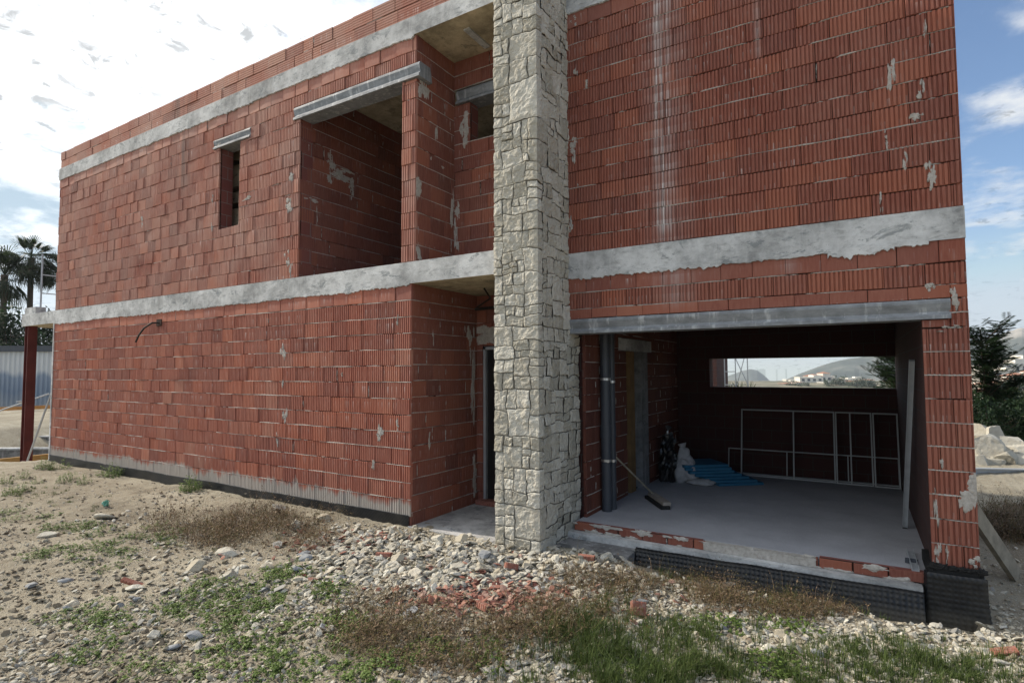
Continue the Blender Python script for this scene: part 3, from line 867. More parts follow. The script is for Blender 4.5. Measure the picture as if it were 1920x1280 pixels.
    w.build('brick_wall', M['brick_r'], house, 'right side wall of the house')
    mb = MB()
    wx0, wx1, wz0, wz1 = -2.23, 0.515, -0.30, 0.195
    ya, yb = 10.40, YB
    mb.box((-2.9, ya, -2.0), (HX1 - 0.25, yb, wz0)); mb.box((-2.9, ya, wz1), (HX1 - 0.25, yb, FL_B))
    mb.box((-2.9, ya, wz0), (wx0, yb, wz1)); mb.box((wx1, ya, wz0), (HX1 - 0.25, yb, wz1))
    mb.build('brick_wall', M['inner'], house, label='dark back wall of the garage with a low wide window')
    mb = MB()
    mb.box((HX0, ya, -2.0), (-2.9, yb, FL_B)); mb.box((HX0, ya, FL_T), (HX1, yb, RF_B))
    mb.box((HX0, YL + 0.25, -2.0), (HX0 + 0.24, ya, FL_B)); mb.box((HX0, YL + 0.25, FL_T), (HX0 + 0.24, ya, RF_B))
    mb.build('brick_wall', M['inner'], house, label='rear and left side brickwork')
    # garage inner left wall with a doorway
    dy0, dy1 = 7.72, 8.62
    w = Wall((-2.80, YR + 0.26, 0), Y_, EAST)
    w.lay(0, ya - YR - 0.26, rows_up(-1.9, FL_B), holes=[(dy0 - YR - 0.26, dy1 - YR - 0.26, -2.0, 0.27), (7.42 - YR - 0.26, 8.85 - YR - 0.26, 0.27, 0.46)],
          L=0.29, ribs=7, depth=0.003, prot=0.002, fill=0.6, out=0.001, tonemid=0.40, tonevar=0.14, vmort=0.4, back=0.14)
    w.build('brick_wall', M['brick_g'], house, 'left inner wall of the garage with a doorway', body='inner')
    mb = MB(); mb.box((HX1 - 0.31, YR + 0.26, -1.9), (HX1 - 0.25, ya, FL_B))
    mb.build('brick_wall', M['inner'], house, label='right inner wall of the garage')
    # dark rooms behind doorway and openings
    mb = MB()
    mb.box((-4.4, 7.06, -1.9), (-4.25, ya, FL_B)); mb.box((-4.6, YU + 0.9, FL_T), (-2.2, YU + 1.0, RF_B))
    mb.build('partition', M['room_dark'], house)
build_walls()

def build_concrete():
    # first-floor slab: front edge, long overhang at the left
    mb = MB()
    mb.box((-16.92, YL - 0.012, FL_B), (-3.40, YB + 0.02, FL_T))
    for f in range(1):
        pass
    for i, f in enumerate(mb.f):
        if f == (3, 2, 1, 0): mb.m[i] = 1
    drip_edge(mb, (0, YL - 0.012, 0), X_, FRONT, HX0, -4.78, FL_B + 0.004, 0.055)
    drip_edge(mb, (0, YL - 0.0115, 0), X_, FRONT, -10.0, -6.0, FL_B + 0.003, 0.05, freq=4, thick=0.004)
    mb.build('concrete_slab', [M['conc'], M['soffit']], house, label='long first floor slab edge running to the stone pillar')
    mb = MB()
    mb.box((-3.40, YR - 0.012, FL_B), (HX1 + 0.004, YB + 0.02, FL_T))
    for i, f in enumerate(mb.f):
        if f == (3, 2, 1, 0): mb.m[i] = 1
    drip_edge(mb, (0, YR - 0.012, 0), X_, FRONT, -2.9, HX1 - 0.25, FL_B + 0.004, 0.05, freq=4.5)
    drip_edge(mb, (0, YR - 0.013, 0), X_, FRONT, -0.2, 0.32, FL_B + 0.004, 0.11, freq=6)
    mb.build('concrete_slab', [M['conc'], M['room_dark']], house, label='slab edge across the garage wall')
    # roof slab
    mb = MB()
    mb.box((HX0 - 0.02, YL - 0.014, RF_B), (-3.0, YB + 0.02, RF_T))
    mb.box((-3.0, YR - 0.014, RF_B), (HX1 + 0.01, YB + 0.02, RF_T))
    for i, f in enumerate(mb.f):
        if f in ((3, 2, 1, 0), (11, 10, 9, 8)): mb.m[i] = 1
    drip_edge(mb, (0, YL - 0.014, 0), X_, FRONT, HX0, -4.72, RF_B + 0.004, 0.05)
    drip_edge(mb, (0, YR - 0.014, 0), X_, FRONT, -2.9, HX1, RF_B + 0.004, 0.05)
    mb.box((-4.12, 5.62, RF_B - 0.02), (-4.03, 6.1, RF_B + 0.01), 0)
    mb.build('roof_slab', [M['conc'], M['soffit']], house)
    # floors
    mb = MB(); mb.box((-2.85, YR + 0.06, -2.15), (HX1 - 0.28, 10.4, G_F))
    mb.build('garage_floor', M['screed'], house)
    mb = MB(); mb.box((HXC - 0.02, 5.36, -2.2), (-2.95, 6.84, -1.905))
    mb.build('porch_floor', M['porch'], house)
    mb = MB(); mb.box((HX0 + 0.2, 6.9, -2.15), (-2.95, 10.4, -1.85)); mb.build('room_floor', M['room_dark'], house)
    # brick sill under the garage door, part buried in screed
    w = Wall((-3.0, YR - 0.02, 0), X_, FRONT)
    w.lay(0.15, 1.62, [(-1.830, G_F + 0.003, 'plain')], L=0.27, prot=0.003, tonemid=0.25, vgap=0.008, vmort=0.5, back=0.09)
    w.lay(2.62, 3.50, [(-1.830, G_F + 0.006, 'plain')], L=0.27, prot=0.003, tonemid=0.25, vgap=0.008, vmort=0.5, back=0.09)
    w.mb.box((-1.39, YR - 0.03, -1.83), (-0.38, YR + 0.06, G_F - 0.004), 1)
    w.span = (0.12, 3.5)
    for _ in range(38):
        u = rng.uniform(0.15, 3.5); top = rng.random() < 0.4
        w.crust(u, (G_F - 0.004) if top else -1.825, rng.uniform(0.06, 0.24), rng.uniform(0.02, 0.06), 0.008, 20, 1, 0.4)
    w.build('garage_sill', M['brick_i'], house)
    mb = MB(); mb.box((-2.88, 5.93, -2.25), (0.42, YR + 0.05, -1.835))
    mb.build('footing_ledge', M['conc'], house)
    # concrete frame round the inner doorway and its lintel
    mb = MB(); mb.box((-2.95, 7.43, 0.28), (-2.785, 8.84, 0.45)); mb.build('lintel', M['conc'], house, label='concrete lintel over the inner doorway')
    mb = MB(); mb.box((-2.95, 8.30, G_F), (-2.775, 8.60, 0.275)); mb.build('door_post', M['conc_dark'], house)
build_concrete()

def profile_lintel(x0, x1, y, z0, z1, name_label):
    """a pressed galvanised lintel: lip, sloping web, bottom flange; section swept along x"""
    h = z1 - z0
    sec = [(0.20, z1), (0.0, z1), (-0.016, z1 - 0.12*h), (-0.016, z1 - 0.22*h), (0.006, z0 + 0.36*h), (-0.006, z0 + 0.26*h), (-0.026, z0 + 0.16*h), (-0.026, z0), (0.24, z0)]
    mb = MB(); n = len(sec)
    xs = np.linspace(x0, x1, 12)
    vs = [(x, y + o + (0.003*mnoise.noise(Vector((x*3, k, 1))) if k < 8 else 0), z + 0.0025*mnoise.noise(Vector((x*2, k*0.2, 7)))) for x in xs for k, (o, z) in enumerate(sec)]
    fs = []
    for i in range(len(xs) - 1):
        for k in range(n): fs.append((i*n+k, i*n+(k+1) % n, (i+1)*n+(k+1) % n, (i+1)*n+k))
    fs.append(tuple(range(n-1, -1, -1))); fs.append(tuple((len(xs)-1)*n + k for k in range(n)))
    mb.add(vs, fs)
    o = mb.build('lintel', M['galv'], house, label=name_label)
profile_lintel(-2.885, 0.70, YR, 0.428, 0.600, 'long galvanised lintel over the garage opening')
profile_lintel(-7.08, -4.63, YL, 3.752, 3.945, 'galvanised lintel over the wide upper opening')
profile_lintel(-9.15, -8.15, YL, 3.745, 3.900, 'short galvanised lintel over the narrow window')
profile_lintel(-4.66, -2.95, 6.19, 3.705, 3.895, 'galvanised lintel in the upper recess')

def build_pillar():
    """random ashlar: stones cut from an unwrapped strip left side | front | right side"""
    X0, X1, Y0, Y1 = -3.435, -2.885, 5.275, 6.30
    D = Y1 - Y0; Wf = X1 - X0; T = D + Wf + D
    zb, zt = -2.02, 5.25
    r2 = random.Random(11)
    cells = []
    def split(u0, u1, z0, z1, dep):
        w, h = u1 - u0, z1 - z0
        big = r2.uniform(0.13, 0.30)
        if (w < big and h < big * 1.1) or dep > 9:
            cells.append((u0, u1, z0, z1)); return
        if (w / h > r2.uniform(0.75, 1.5)):
            c = u0 + w * r2.uniform(0.36, 0.64)
            for e in (D, D + Wf):
                if u0 < e < u1 and abs(c - e) < 0.09: c = e - 0.11 if r2.random() < 0.5 else e + 0.11
            if c - u0 < 0.07 or u1 - c < 0.07: cells.append((u0, u1, z0, z1)); return
            split(u0, c, z0, z1, dep + 1); split(c, u1, z0, z1, dep + 1)
        else:
            c = z0 + h * r2.uniform(0.36, 0.64)
            split(u0, u1, z0, c, dep + 1); split(u0, u1, c, z1, dep + 1)
    z = zb
    while z < zt:
        h = r2.uniform(0.42, 0.75)
        split(0, T, z, min(z + h, zt + 0.2), 0); z += h
    mb = MB()
    mb.box((X0 + 0.013, Y0 + 0.013, zb), (X1 - 0.013, Y1, zt), 1)
    def mapp(u, h):
        e = 0.035
        if u < D:
            q = Vector((X0, Y1 - u, 0)); n = Vector((-1, 0, 0))
        elif u < D + Wf:
            q = Vector((X0 + u - D, Y0, 0)); n = Vector((0, -1, 0))
        else:
            q = Vector((X1, Y0 + u - D - Wf, 0)); n = Vector((1, 0, 0))
        for c, n1, n2 in ((D, Vector((-1,0,0)), Vector((0,-1,0))), (D + Wf, Vector((0,-1,0)), Vector((1,0,0)))):
            t = (u - c) / e
            if abs(t) < 1: n = n1 * (0.5 - 0.5*t) + n2 * (0.5 + 0.5*t)
        return q + n * h
    for (u0, u1, z0, z1) in cells:
        g = 0.0040
        w, h = u1 - u0, z1 - z0
        us = sorted(set(list(np.linspace(u0 + g, u1 - g, 21)) + [c for c in (D, D + Wf) if u0 + 0.02 < c < u1 - 0.02]))
        zs = list(np.linspace(z0 + g, z1 - g, 21))
        seed = r2.uniform(0, 500); prot = r2.uniform(0.0, 0.012); tx, tz = r2.uniform(-0.008, 0.008), r2.uniform(-0.008, 0.008)
        nu, nz = len(us), len(zs); vs = []
        for zz in zs:
            for u in us:
                a, b = (u - u0) / w, (zz - z0) / h
                ex, ez = min(a, 1-a) * w, min(b, 1-b) * h
                rr = 0.013; pull = 0.0
                if ex < rr and ez < rr:
                    dd = math.hypot(rr - ex, rr - ez)
                    if dd > rr: pull = dd - rr
                uq = u + pull * (1 if a < 0.5 else -1) * 0.7; zq = zz + pull * (1 if b < 0.5 else -1) * 0.7
                # one warp for all stones keeps the joints tight but no edge straight
                dc = min(abs(uq - D), abs(uq - D - Wf))
                hold = sstep(dc, 0.0, 0.10)
                wu = 0.034 * mnoise.noise(Vector((uq*4.2, zq*4.2, 31))) + 0.014 * mnoise.noise(Vector((uq*14, zq*14, 37)))
                wz = 0.040 * mnoise.noise(Vector((uq*3.9, zq*3.9, 41))) + 0.013 * mnoise.noise(Vector((uq*15, zq*15, 47)))
                edge = min(ex, ez)
                prof = 1 - math.exp(-edge / 0.0028)
                nz_ = 0.007 * fb(u + seed, zz, 0, 7.0, 2) + 0.014 * abs(fb(u + seed, zz, 4, 12, 2)) + 0.004 * fb(u + seed, zz, 8, 42, 2)
                hh = -0.019 + prof * (0.019 + prot + tx*(a-0.5)*2 + tz*(b-0.5)*2) + nz_ * (0.35 + 0.65*prof)
                q = mapp(uq + wu*hold, hh); vs.append((q.x, q.y, zq + wz))
        fs = [(jj*nu+i, jj*nu+i+1, (jj+1)*nu+i+1, (jj+1)*nu+i) for jj in range(nz-1) for i in range(nu-1)]
        mb.add(vs, fs, 0, r2.uniform(0.1, 1.0))
    mb.box((X0 - 0.02, Y0 - 0.03, -2.25), (X1 + 0.02, Y1, -2.0), 1)
    mb.build('stone_pillar', [M['stone'], M['joint']], house)
build_pillar()

def membrane(pts, zt, zb_fn, slope=0.12, dim=0.030, amp=0.006, step=0.0075, roll=0.03, label=None, lines=False):
    """studded foundation sheet along a ground polyline, rounded over at its upper edge"""
    mb = MB()
    P = [Vector((x, y, 0)) for x, y in pts]
    L = [0]
    for a, b in zip(P, P[1:]): L.append(L[-1] + (b - a).length)
    n = int(L[-1] / step) + 1
    zs = np.linspace(0, 1, 40)
    vs = []
    for s in np.linspace(0, L[-1], n):
        k = max(i for i in range(len(P) - 1) if L[i] <= s + 1e-9)
        d = (P[k+1] - P[k]).normalized(); q = P[k] + d * (s - L[k]); N = Vector((d.y, -d.x, 0))
        top = zt + 0.008 * mnoise.noise(Vector((s*3, 1, 1))) + 0.010 * mnoise.noise(Vector((s*0.9, 8, 1))); zb = zb_fn(q.x, q.y)
        H = top - zb
        for t in zs:
            dist = t * (H + roll)
            if dist < roll:
                a = dist / roll * math.pi / 2; off = -0.02 + roll * math.sin(a) * 0.9; z = top - roll * (1 - math.cos(a)) * 0.6
            else:
                z = top - roll*0.6 - (dist - roll); off = -0.02 + roll*0.9 + slope * (dist - roll)
            if lines: st = max(0.0, math.sin((s + dist*0.9) / dim * 2*math.pi))
            else:
                a1, a2 = (s + dist) / dim * math.pi, (s - dist) / dim * math.pi
                st = max(0.0, math.sin(a1) * math.sin(a2)) ** 0.7
            off += amp * st + 0.010 * mnoise.noise(Vector((s*2.2, dist*3, 5)))
            vs.append(tuple(q + N * off + Vector((0, 0, z))))
    m = len(zs)
    fs = [(i*m+k, i*m+k+1, (i+1)*m+k+1, (i+1)*m+k) for i in range(n-1) for k in range(m-1)]
    mb.add(vs, fs)
    return mb.build('dimple_membrane', M['membrane'], house, smooth=True, label=label)

def build_base():
    membrane([(HX0, YL - 0.02), (HXC - 0.02, YL - 0.02)], -1.775, lambda x, y: -2.05, slope=0.05, dim=0.045, amp=0.006, step=0.015, roll=0.004, lines=True, label='black sheet along the foot of the long wall')
    membrane([(-2.05, 5.86), (0.42, 5.90)], -1.865, lambda x, y: -2.2, slope=0.35, dim=0.042, amp=0.009, step=0.0075, roll=0.05, label='studded black sheet rolled over below the garage floor')
    membrane([(0.43, 6.02), (0.45, 5.94), (HX1 + 0.03, 5.94), (HX1 + 0.05, 6.6)], -1.70, lambda x, y: -2.2, slope=0.05, dim=0.042, amp=0.008, step=0.0075, roll=0.015, label='studded black sheet wrapped round the pier foot')
    mb = MB(); mb.box((0.46, 5.985, -2.2), (HX1 + 0.015, 6.5, -1.655))
    w = Wall((0.46, 5.985, 0), X_, FRONT); w.mb = mb
    for u in np.arange(0.05, 0.36, 0.06): w.blot(u, -1.66, 0.09, rng.uniform(0.03, 0.09), 0.01, mat=0)
    mb.build('bitumen_base', M['bitumen'], house)
    # concrete kerb by the stone pillar foot
    mb = MB(); mb.box((-2.87, 5.60, -2.2), (-2.05, 5.93, -1.90)); mb.build('footing_ledge', M['conc_dark'], house)
build_base()

def build_house_details():
    # entrance door frame, black panel added for the dark opening behind
    mb = MB()
    mb.box((-4.66, 6.84, -1.84), (-4.62, 6.90, 0.35)); mb.box((-4.66, 6.84, 0.31), (-2.95, 6.90, 0.35))
    fr = mb.build('door_frame', M['alu'], house)
    mb = MB(); mb.box((-4.62, 6.89, -1.84), (-2.95, 6.93, 0.31)); mb.build('dark_opening_panel', M['black'], fr)
    mb = MB(); mb.box((HXC + 0.04, 6.72, -1.905), (-3.0, 6.84, -1.84)); mb.build('door_step', M['terracotta'], house)
    # recess cables under the slab
    mb = MB(); q = at(908, 541, 2, 1.09); mb.tube([q, (q[0]-0.1, q[1]+0.3, 1.0), (-4.70, 6.75, 0.93)], 0.012); mb.build('cable', M['cable'], house)
    mb = MB(); mb.tube([(-4.74, 6.76, 0.90), (-3.0, 6.70, 0.93)], 0.022); mb.build('conduit', M['cable'], house)
    # stub of black corrugated conduit on the long wall
    mb = MB(); mb.box((-10.83, YL - 0.012, 0.84), (-10.66, YL + 0.05, 0.96), 1)
    mb.tube([(-10.75, YL, 0.90), (-10.80, YL-0.10, 0.89), (-10.95, YL-0.16, 0.80), (-11.1, YL-0.17, 0.68), (-11.25, YL-0.15, 0.56)], 0.016)
    mb.build('conduit', [M['cable'], M['gap']], house)
    # corner guard of the left end
    mb = MB(); mb.box((HX0 - 0.05, YL - 0.01, -1.95), (HX0 + 0.0, YL + 0.2, FL_B)); mb.build('corner_bead', M['conc'], house)
    # red steel post under the slab's overhang
    mb = MB()
    for dx in (-0.085, 0.085): mb.box((-16.72 + dx - 0.010, YL + 0.02, -3.2), (-16.72 + dx + 0.010, YL + 0.20, FL_B))
    mb.box((-16.795, YL + 0.10, -3.2), (-16.645, YL + 0.12, FL_B))
    mb.box((-16.9, YL - 0.05, -3.22), (-16.54, YL + 0.3, -3.18))
    mb.build('steel_post', M['red_steel'], house)
    mb = MB(); mb.box((-16.85, YL + 0.02, FL_T), (-16.25, YL + 0.22, FL_T + 0.16)); mb.build('block_upstand', M['conc'], house)
    # stair flight behind the narrow window
    mb = MB()
    for k in range(9):
        mb.bar((-9.6, 5.78 + 0.01*k, 2.0 + 0.26*k), (-7.9, 5.86 + 0.01*k, 1.85 + 0.26*k + 0.12*(k % 3)), 0.12, 0.19)
    mb.build('stair_flight', M['soffit'], house)
    # timber stud standing in the inner doorway
    mb = MB(); mb.box((-2.90, 7.86, G_F), (-2.80, 8.06, 0.275)); mb.build('timber_stud', M['stud'], house)
build_house_details()

# ------------------------------------------------------------------ garage contents
def pipe(x, y, r, h, label):
    t = empty('drain_pipe', (x, y, G_F), label, 'pipe')
    mb = MB()
    mb.tube([(0, 0, 0), (0, 0, 0.9), (0, 0, 0.901), (0, 0, 1.05), (0, 0, 1.051), (0, 0, h)], [r, r, r*1.13, r*1.13, r, r], 24)
    mb.build('pipe_body', M['pipe'], t, smooth=False)
    for z in (0.55 + r, 1.5 + r*2, 2.25):
        if z < h:
            mb = MB(); mb.tube([(0, 0, z), (0, 0, z + 0.03)], r * 1.06, 24); mb.bar((r*0.6, -r*0.95, z + 0.015), (r*0.9, -r*1.4, z + 0.015), 0.02, 0.03); mb.build('pipe_clip', M['metal'], t)
pipe(-2.715, 6.72, 0.062, 2.78, 'thick dark grey drain pipe upright on the left of the garage')
pipe(-2.685, 6.85, 0.045, 2.78, 'thinner dark grey drain pipe beside the thick one')

def broom():
    base = Vector((-2.27, 7.46, G_F))
    t = empty('broom', base, 'broom with black bristles lying on the garage floor against the pipes', 'broom')
    a, b = Vector((-2.46, 7.70, 0)), Vector((-2.10, 7.20, 0))
    d = (b - a).normalized(); c = (a + b) / 2
    mb = MB(); mb.bar(a - base*1 + Vector((0,0,0.055+base.z)), b - base + Vector((0,0,0.055+base.z)), 0.10, 0.05); mb.build('broom_head', M['broomhead'], t)
    mb = MB(); s = Vector((d.y, -d.x, 0)) * -0.03
    mb.bar(a - base + Vector((0,0,0.015+base.z)) - s*1.2, b + d*0.05 - base + Vector((0,0,0.015+base.z)) - s*1.2, 0.12, 0.05); mb.build('bristles', M['bristle'], t)
    tip = at(1143, 845, 1, 6.79)
    mb = MB(); mb.tube([a - base + (c - a)*0.25 + Vector((0,0,0.07+base.z)), Vector(tip) - base], 0.013, 8); mb.build('broom_handle', M['old_timber'], t)
broom()

def lump(mb, c, r, sq=(1,1,1), seed=0.0, amp=0.3, sub=2, mat=0, freq=2.0):
    bm = bmesh.new(); bmesh.ops.create_icosphere(bm, subdivisions=sub, radius=1.0)
    vs = []
    for v in bm.verts:
        k = 1 + amp * fb(v.co.x*freq*0.5 + seed, v.co.y*freq*0.5, v.co.z*freq*0.5, 1.0, 3)
        vs.append((c[0] + v.co.x*r*sq[0]*k, c[1] + v.co.y*r*sq[1]*k, c[2] + v.co.z*r*sq[2]*k))
    fs = [tuple(v.index for v in f.verts) for f in bm.faces]; bm.free()
    mb.add(vs, fs, mat)

def clutter():
    q = (-2.33, 9.02, G_F)
    t = empty('cement_sack', q, 'slumped grey white sack on the dark garage floor', 'sack')
    mb = MB(); lump(mb, (0, 0, 0.20), 0.24, (0.75, 0.6, 1.0), 3.0, 0.35, 4); lump(mb, (-0.03, 0, 0.42), 0.13, (0.7, 0.6, 1.1), 9.0, 0.4, 3); lump(mb, (0.25, -0.1, 0.05), 0.14, (1.3, 0.8, 0.35), 5.0, 0.4, 3)
    o = mb.build('sack_body', M['sack'], t, smooth=True)
    mb = MB(); mb.tube([(-0.03, 0, 0.50), (-0.03, 0, 0.53), (-0.05, 0.0, 0.60)], [0.05, 0.03, 0.07], 10); mb.build('sack_neck', M['sack'], t)
    q = (-2.58, 8.95, G_F)
    t = empty('dark_clutter', q, 'tall crumpled black stand-in for unrecognised dark clutter with glints beside the grey sack', 'bag')  # made-up black lump for clutter that could not be identified
    mb = MB(); lump(mb, (0, 0, 0.28), 0.24, (0.55, 0.6, 1.15), 1.5, 0.5, 4, freq=4); lump(mb, (0.02, 0, 0.62), 0.12, (0.8, 0.7, 1.2), 7.7, 0.6, 3, freq=4)
    mb.build('clutter_body', M['black'], t)
    mb = MB(); mb.tube([(0.0, 0, 0.72), (0.0, -0.02, 0.78), (0.03, -0.05, 0.86)], [0.03, 0.02, 0.05], 8); mb.build('clutter_glint', M['metal'], t)
clutter()

def boards():
    g = 'blue insulation boards stacked in the garage'
    n = 7
    names = ['lowest blue foam board of the slipped stack', 'second blue foam board from the floor in the stack', 'third blue foam board from the floor in the stack', 'middle blue foam board of the slipped stack', 'third blue foam board from the top of the stack', 'second blue foam board from the top of the stack', 'topmost blue foam board of the slipped stack']
    a = at(1358, 911, 2, G_F); b = at(1432, 909, 2, G_F)
    ax = Vector((b[0]-a[0], b[1]-a[1], 0)).normalized(); ay = Vector((-ax.y, ax.x, 0))
    ang = math.atan2(ax.y, ax.x)
    for k in range(n):
        z = G_F + k * 0.042
        sh = [0, -0.10, -0.20, -0.32, -0.40, -0.44, -0.46][k]
        c = Vector((b[0], b[1], 0)) + ax * (-0.36 + sh + 0.02 * (k % 2)) + ay * (0.30 + 0.03*k)
        mb = MB()
        mb.box((-0.36, -0.30, 0), (0.36, 0.30, 0.040))
        o = mb.build('foam_board', M['foam'], loc=(c.x, c.y, z))
        bv = o.modifiers.new('edge', 'BEVEL'); bv.width = 0.004; bv.segments = 2
        o.rotation_euler = (0, 0, ang + [0.02, -0.03, 0.05, 0, 0.03, -0.04, 0.02][k])
        tag(o, names[k], 'insulation board', g)
boards()

def window_frame(x0, x1, h, yb, yt, mull, rails, label, th=0.03):
    """a light metal frame stood on the floor and leaned on the back wall"""
    t = empty('window_frame', ((x0+x1)/2, yb, G_F), label, 'window frame', 'white window frames leaning on the garage back wall')
    w = x1 - x0; tilt = -math.asin(min(0.9, (yt - yb) / h)); t.rotation_euler = (tilt, 0, 0)
    mb = MB()
    mb.box((-w/2, -0.02, 0.0), (-w/2 + th, 0.02, h)); mb.box((w/2 - th, -0.02, 0), (w/2, 0.02, h))
    mb.box((-w/2 + th, -0.02, 0), (w/2 - th, 0.02, th)); mb.box((-w/2 + th, -0.02, h - th), (w/2 - th, 0.02, h))
    mb.build('outer_frame', M['white'], t)
    for x in mull:
        mb = MB(); mb.box((x - (x0+x1)/2 - th/2, -0.017, th), (x - (x0+x1)/2 + th/2, 0.017, h - th)); mb.build('mullion', M['white'], t)
    for z in rails:
        mb = MB(); mb.box((-w/2 + th, -0.014, z - th/3), (w/2 - th, 0.014, z + th/3)); mb.build('rail', M['white'], t)
window_frame(-1.70, -0.325, 1.10, 10.10, 10.30, [-0.905], [], 'wide white window frame with one mullion leaning beside the blue boards', 0.018)
window_frame(-0.315, 0.168, 1.10, 10.08, 10.28, [-0.115], [], 'narrow white window frame leaning between the two wider frames', 0.018)
window_frame(0.18, 0.50, 1.10, 10.06, 10.26, [], [], 'white window frame in the right corner of the garage back wall', 0.018)
window_frame(-1.93, 0.50, 0.42, 10.25, 10.34, [-1.02, -0.16], [], 'long low white frame standing behind the taller frames', 0.014)

def leaning_profile():
    b = Vector((0.40, 7.66, G_F)); tp = Vector((0.475, 6.92, 0.085))
    t = empty('aluminium_profile', b, 'long grey aluminium channel leaning on the right garage wall', 'metal profile')
    d = tp - b
    mb = MB(); mb.bar((0, 0, 0.0), d, 0.036, 0.045, up=(0, -1, 0)); mb.build('channel_web', M['alu'], t)
    mb = MB(); mb.bar(Vector((-0.020, 0, 0.0)), d + Vector((-0.020, 0, 0)), 0.006, 0.06, up=(0, -1, 0)); mb.bar(Vector((0.020, 0, 0.0)), d + Vector((0.020, 0, 0)), 0.006, 0.06, up=(0, -1, 0)); mb.build('channel_flange', M['alu'], t)
    mb = MB(); mb.bar((0, 0, 0.0), d * 0.012, 0.046, 0.062, up=(0, -1, 0)); mb.build('end_cap', M['black'], t)
leaning_profile()

def offcut(px0, py0, px1, py1, z, w, label, name='metal_offcut', mat='alu'):
    a, b = Vector(at(px0, py0, 2, z)), Vector(at(px1, py1, 2, z)); c = (a + b) / 2
    mb = MB(); mb.bar(a - c, b - c, w, 0.006); s = (b - a).normalized().cross(Vector((0,0,1)))
    for sg in (-1, 1): mb.bar(a - c + s*sg*w/2 + Vector((0,0,0.014)), b - c + s*sg*w/2 + Vector((0,0,0.014)), 0.005, 0.034)
    tag(mb.build(name, M[mat], loc=c), label, 'offcut')
offcut(1706, 1034, 1717, 1070, G_F + 0.012, 0.05, 'short grey metal channel offcut lying across the brick sill')
offcut(1697, 1052, 1722, 1056, G_F + 0.008, 0.04, 'small dark metal scrap under the channel offcut on the sill', 'metal_scrap', 'pipe')

# ------------------------------------------------------------------ stones and rubble
def rock_mesh(name, seed, sub=2, flat=0.6, cuts=9, rough=0.08, boxy=False):
    r = random.Random(seed)
    bm = bmesh.new(); bmesh.ops.create_icosphere(bm, subdivisions=sub, radius=1.0)
    planes = []
    for _ in range(cuts):
        n = Vector((r.gauss(0,1), r.gauss(0,1), r.gauss(0,1))).normalized(); planes.append((n, r.uniform(0.38, 0.78)))
    if boxy:   # quarried blocks: six rough faces and a few knocked off corners
        q = [(1,0,0),(-1,0,0),(0,1,0),(0,-1,0),(0,0,1),(0,0,-1)]
        planes = [(Vector((a + r.gauss(0, .16), b + r.gauss(0, .16), c + r.gauss(0, .16))).normalized(), r.uniform(0.42, 0.66)) for a, b, c in q] + planes[:3]
    vs = []
    for v in bm.verts:
        p = v.co.copy()
        for n, d in planes:
            k = p.dot(n)
            if k > d: p -= n * (k - d)
        p *= 1 + rough * fb(p.x + seed, p.y, p.z, 2.5, 2)
        vs.append((p.x, p.y * r.uniform(0.98, 1.02), p.z * flat))
    fs = [tuple(v.index for v in f.verts) for f in bm.faces]; bm.free()
    mb = MB(); mb.add(vs, fs, 0, r.uniform(0.2, 1.0))
    return mb, (vs, fs)

def scatter(mb, temps, pts, size_fn, mat=0, sink=0.3, squash=1.0):
    for (x, y) in pts:
        vs, fs = temps[rng.integers(len(temps))]
        s = size_fn(); a = rng.uniform(0, 2*math.pi); tx, ty = rng.normal(0, 0.35), rng.normal(0, 0.35)
        ca, sa = math.cos(a), math.sin(a); V = np.array(vs)
        X = V[:, 0]*s*rng.uniform(0.8, 1.5); Y = V[:, 1]*s; Z = V[:, 2]*s*squash + X*tx + Y*ty
        z0 = gh(x, y) + s * 0.45 * (1 - sink)
        mb.add(np.column_stack((x + X*ca - Y*sa, y + X*sa + Y*ca, z0 + Z)), fs, mat, rng.uniform(0, 1))

def on_ground(px, py):
    v = ray(px, py); t = -1.93 / v[2]
    for _ in range(6):
        q = v * t; t *= gh(q[0], q[1]) / (v[2] * t) if abs(v[2]*t) > 1e-6 else 1
    return v * t

LITE = [rock_mesh('r', 900 + i, 1, 0.62, 7, 0.05)[1] for i in range(7)]
CHUNK = [rock_mesh('r', 500 + i, 2, 0.5, 10, 0.08)[1] for i in range(9)]
SHARD = [rock_mesh('s', 700 + i, 2, 0.26, 9, 0.05)[1] for i in range(6)]

def clod_mat():
    m, t, b = new_mat('soil_clod')
    tone = t.node('ShaderNodeAttribute', attribute_name='tone').outputs['Fac']
    t.l.new(t.ramp(tone, [(0.0, (0.15, 0.12, 0.085)), (0.5, (0.30, 0.255, 0.185)), (1.0, (0.45, 0.41, 0.32))]), b.inputs['Base Color'])
    b.inputs['Roughness'].default_value = 0.95; bump(t, b, t.noise(geo_pos(t), 70, 4), 0.6, 0.006)
    return m
M['clod'] = clod_mat()
M['straw'] = leaf_material('straw', (0.12, 0.08, 0.05), (0.42, 0.34, 0.22), 0)

def strip(mb, pts, w0, w1, mat, tone, side):
    n = len(pts); vs = []
    for i, p in enumerate(pts):
        w = w0 + (w1 - w0) * i / (n - 1)
        vs += [p - side * w / 2, p + side * w / 2]
    mb.add(vs, [(2*i, 2*i+1, 2*i+3, 2*i+2) for i in range(n - 1)], mat, tone)

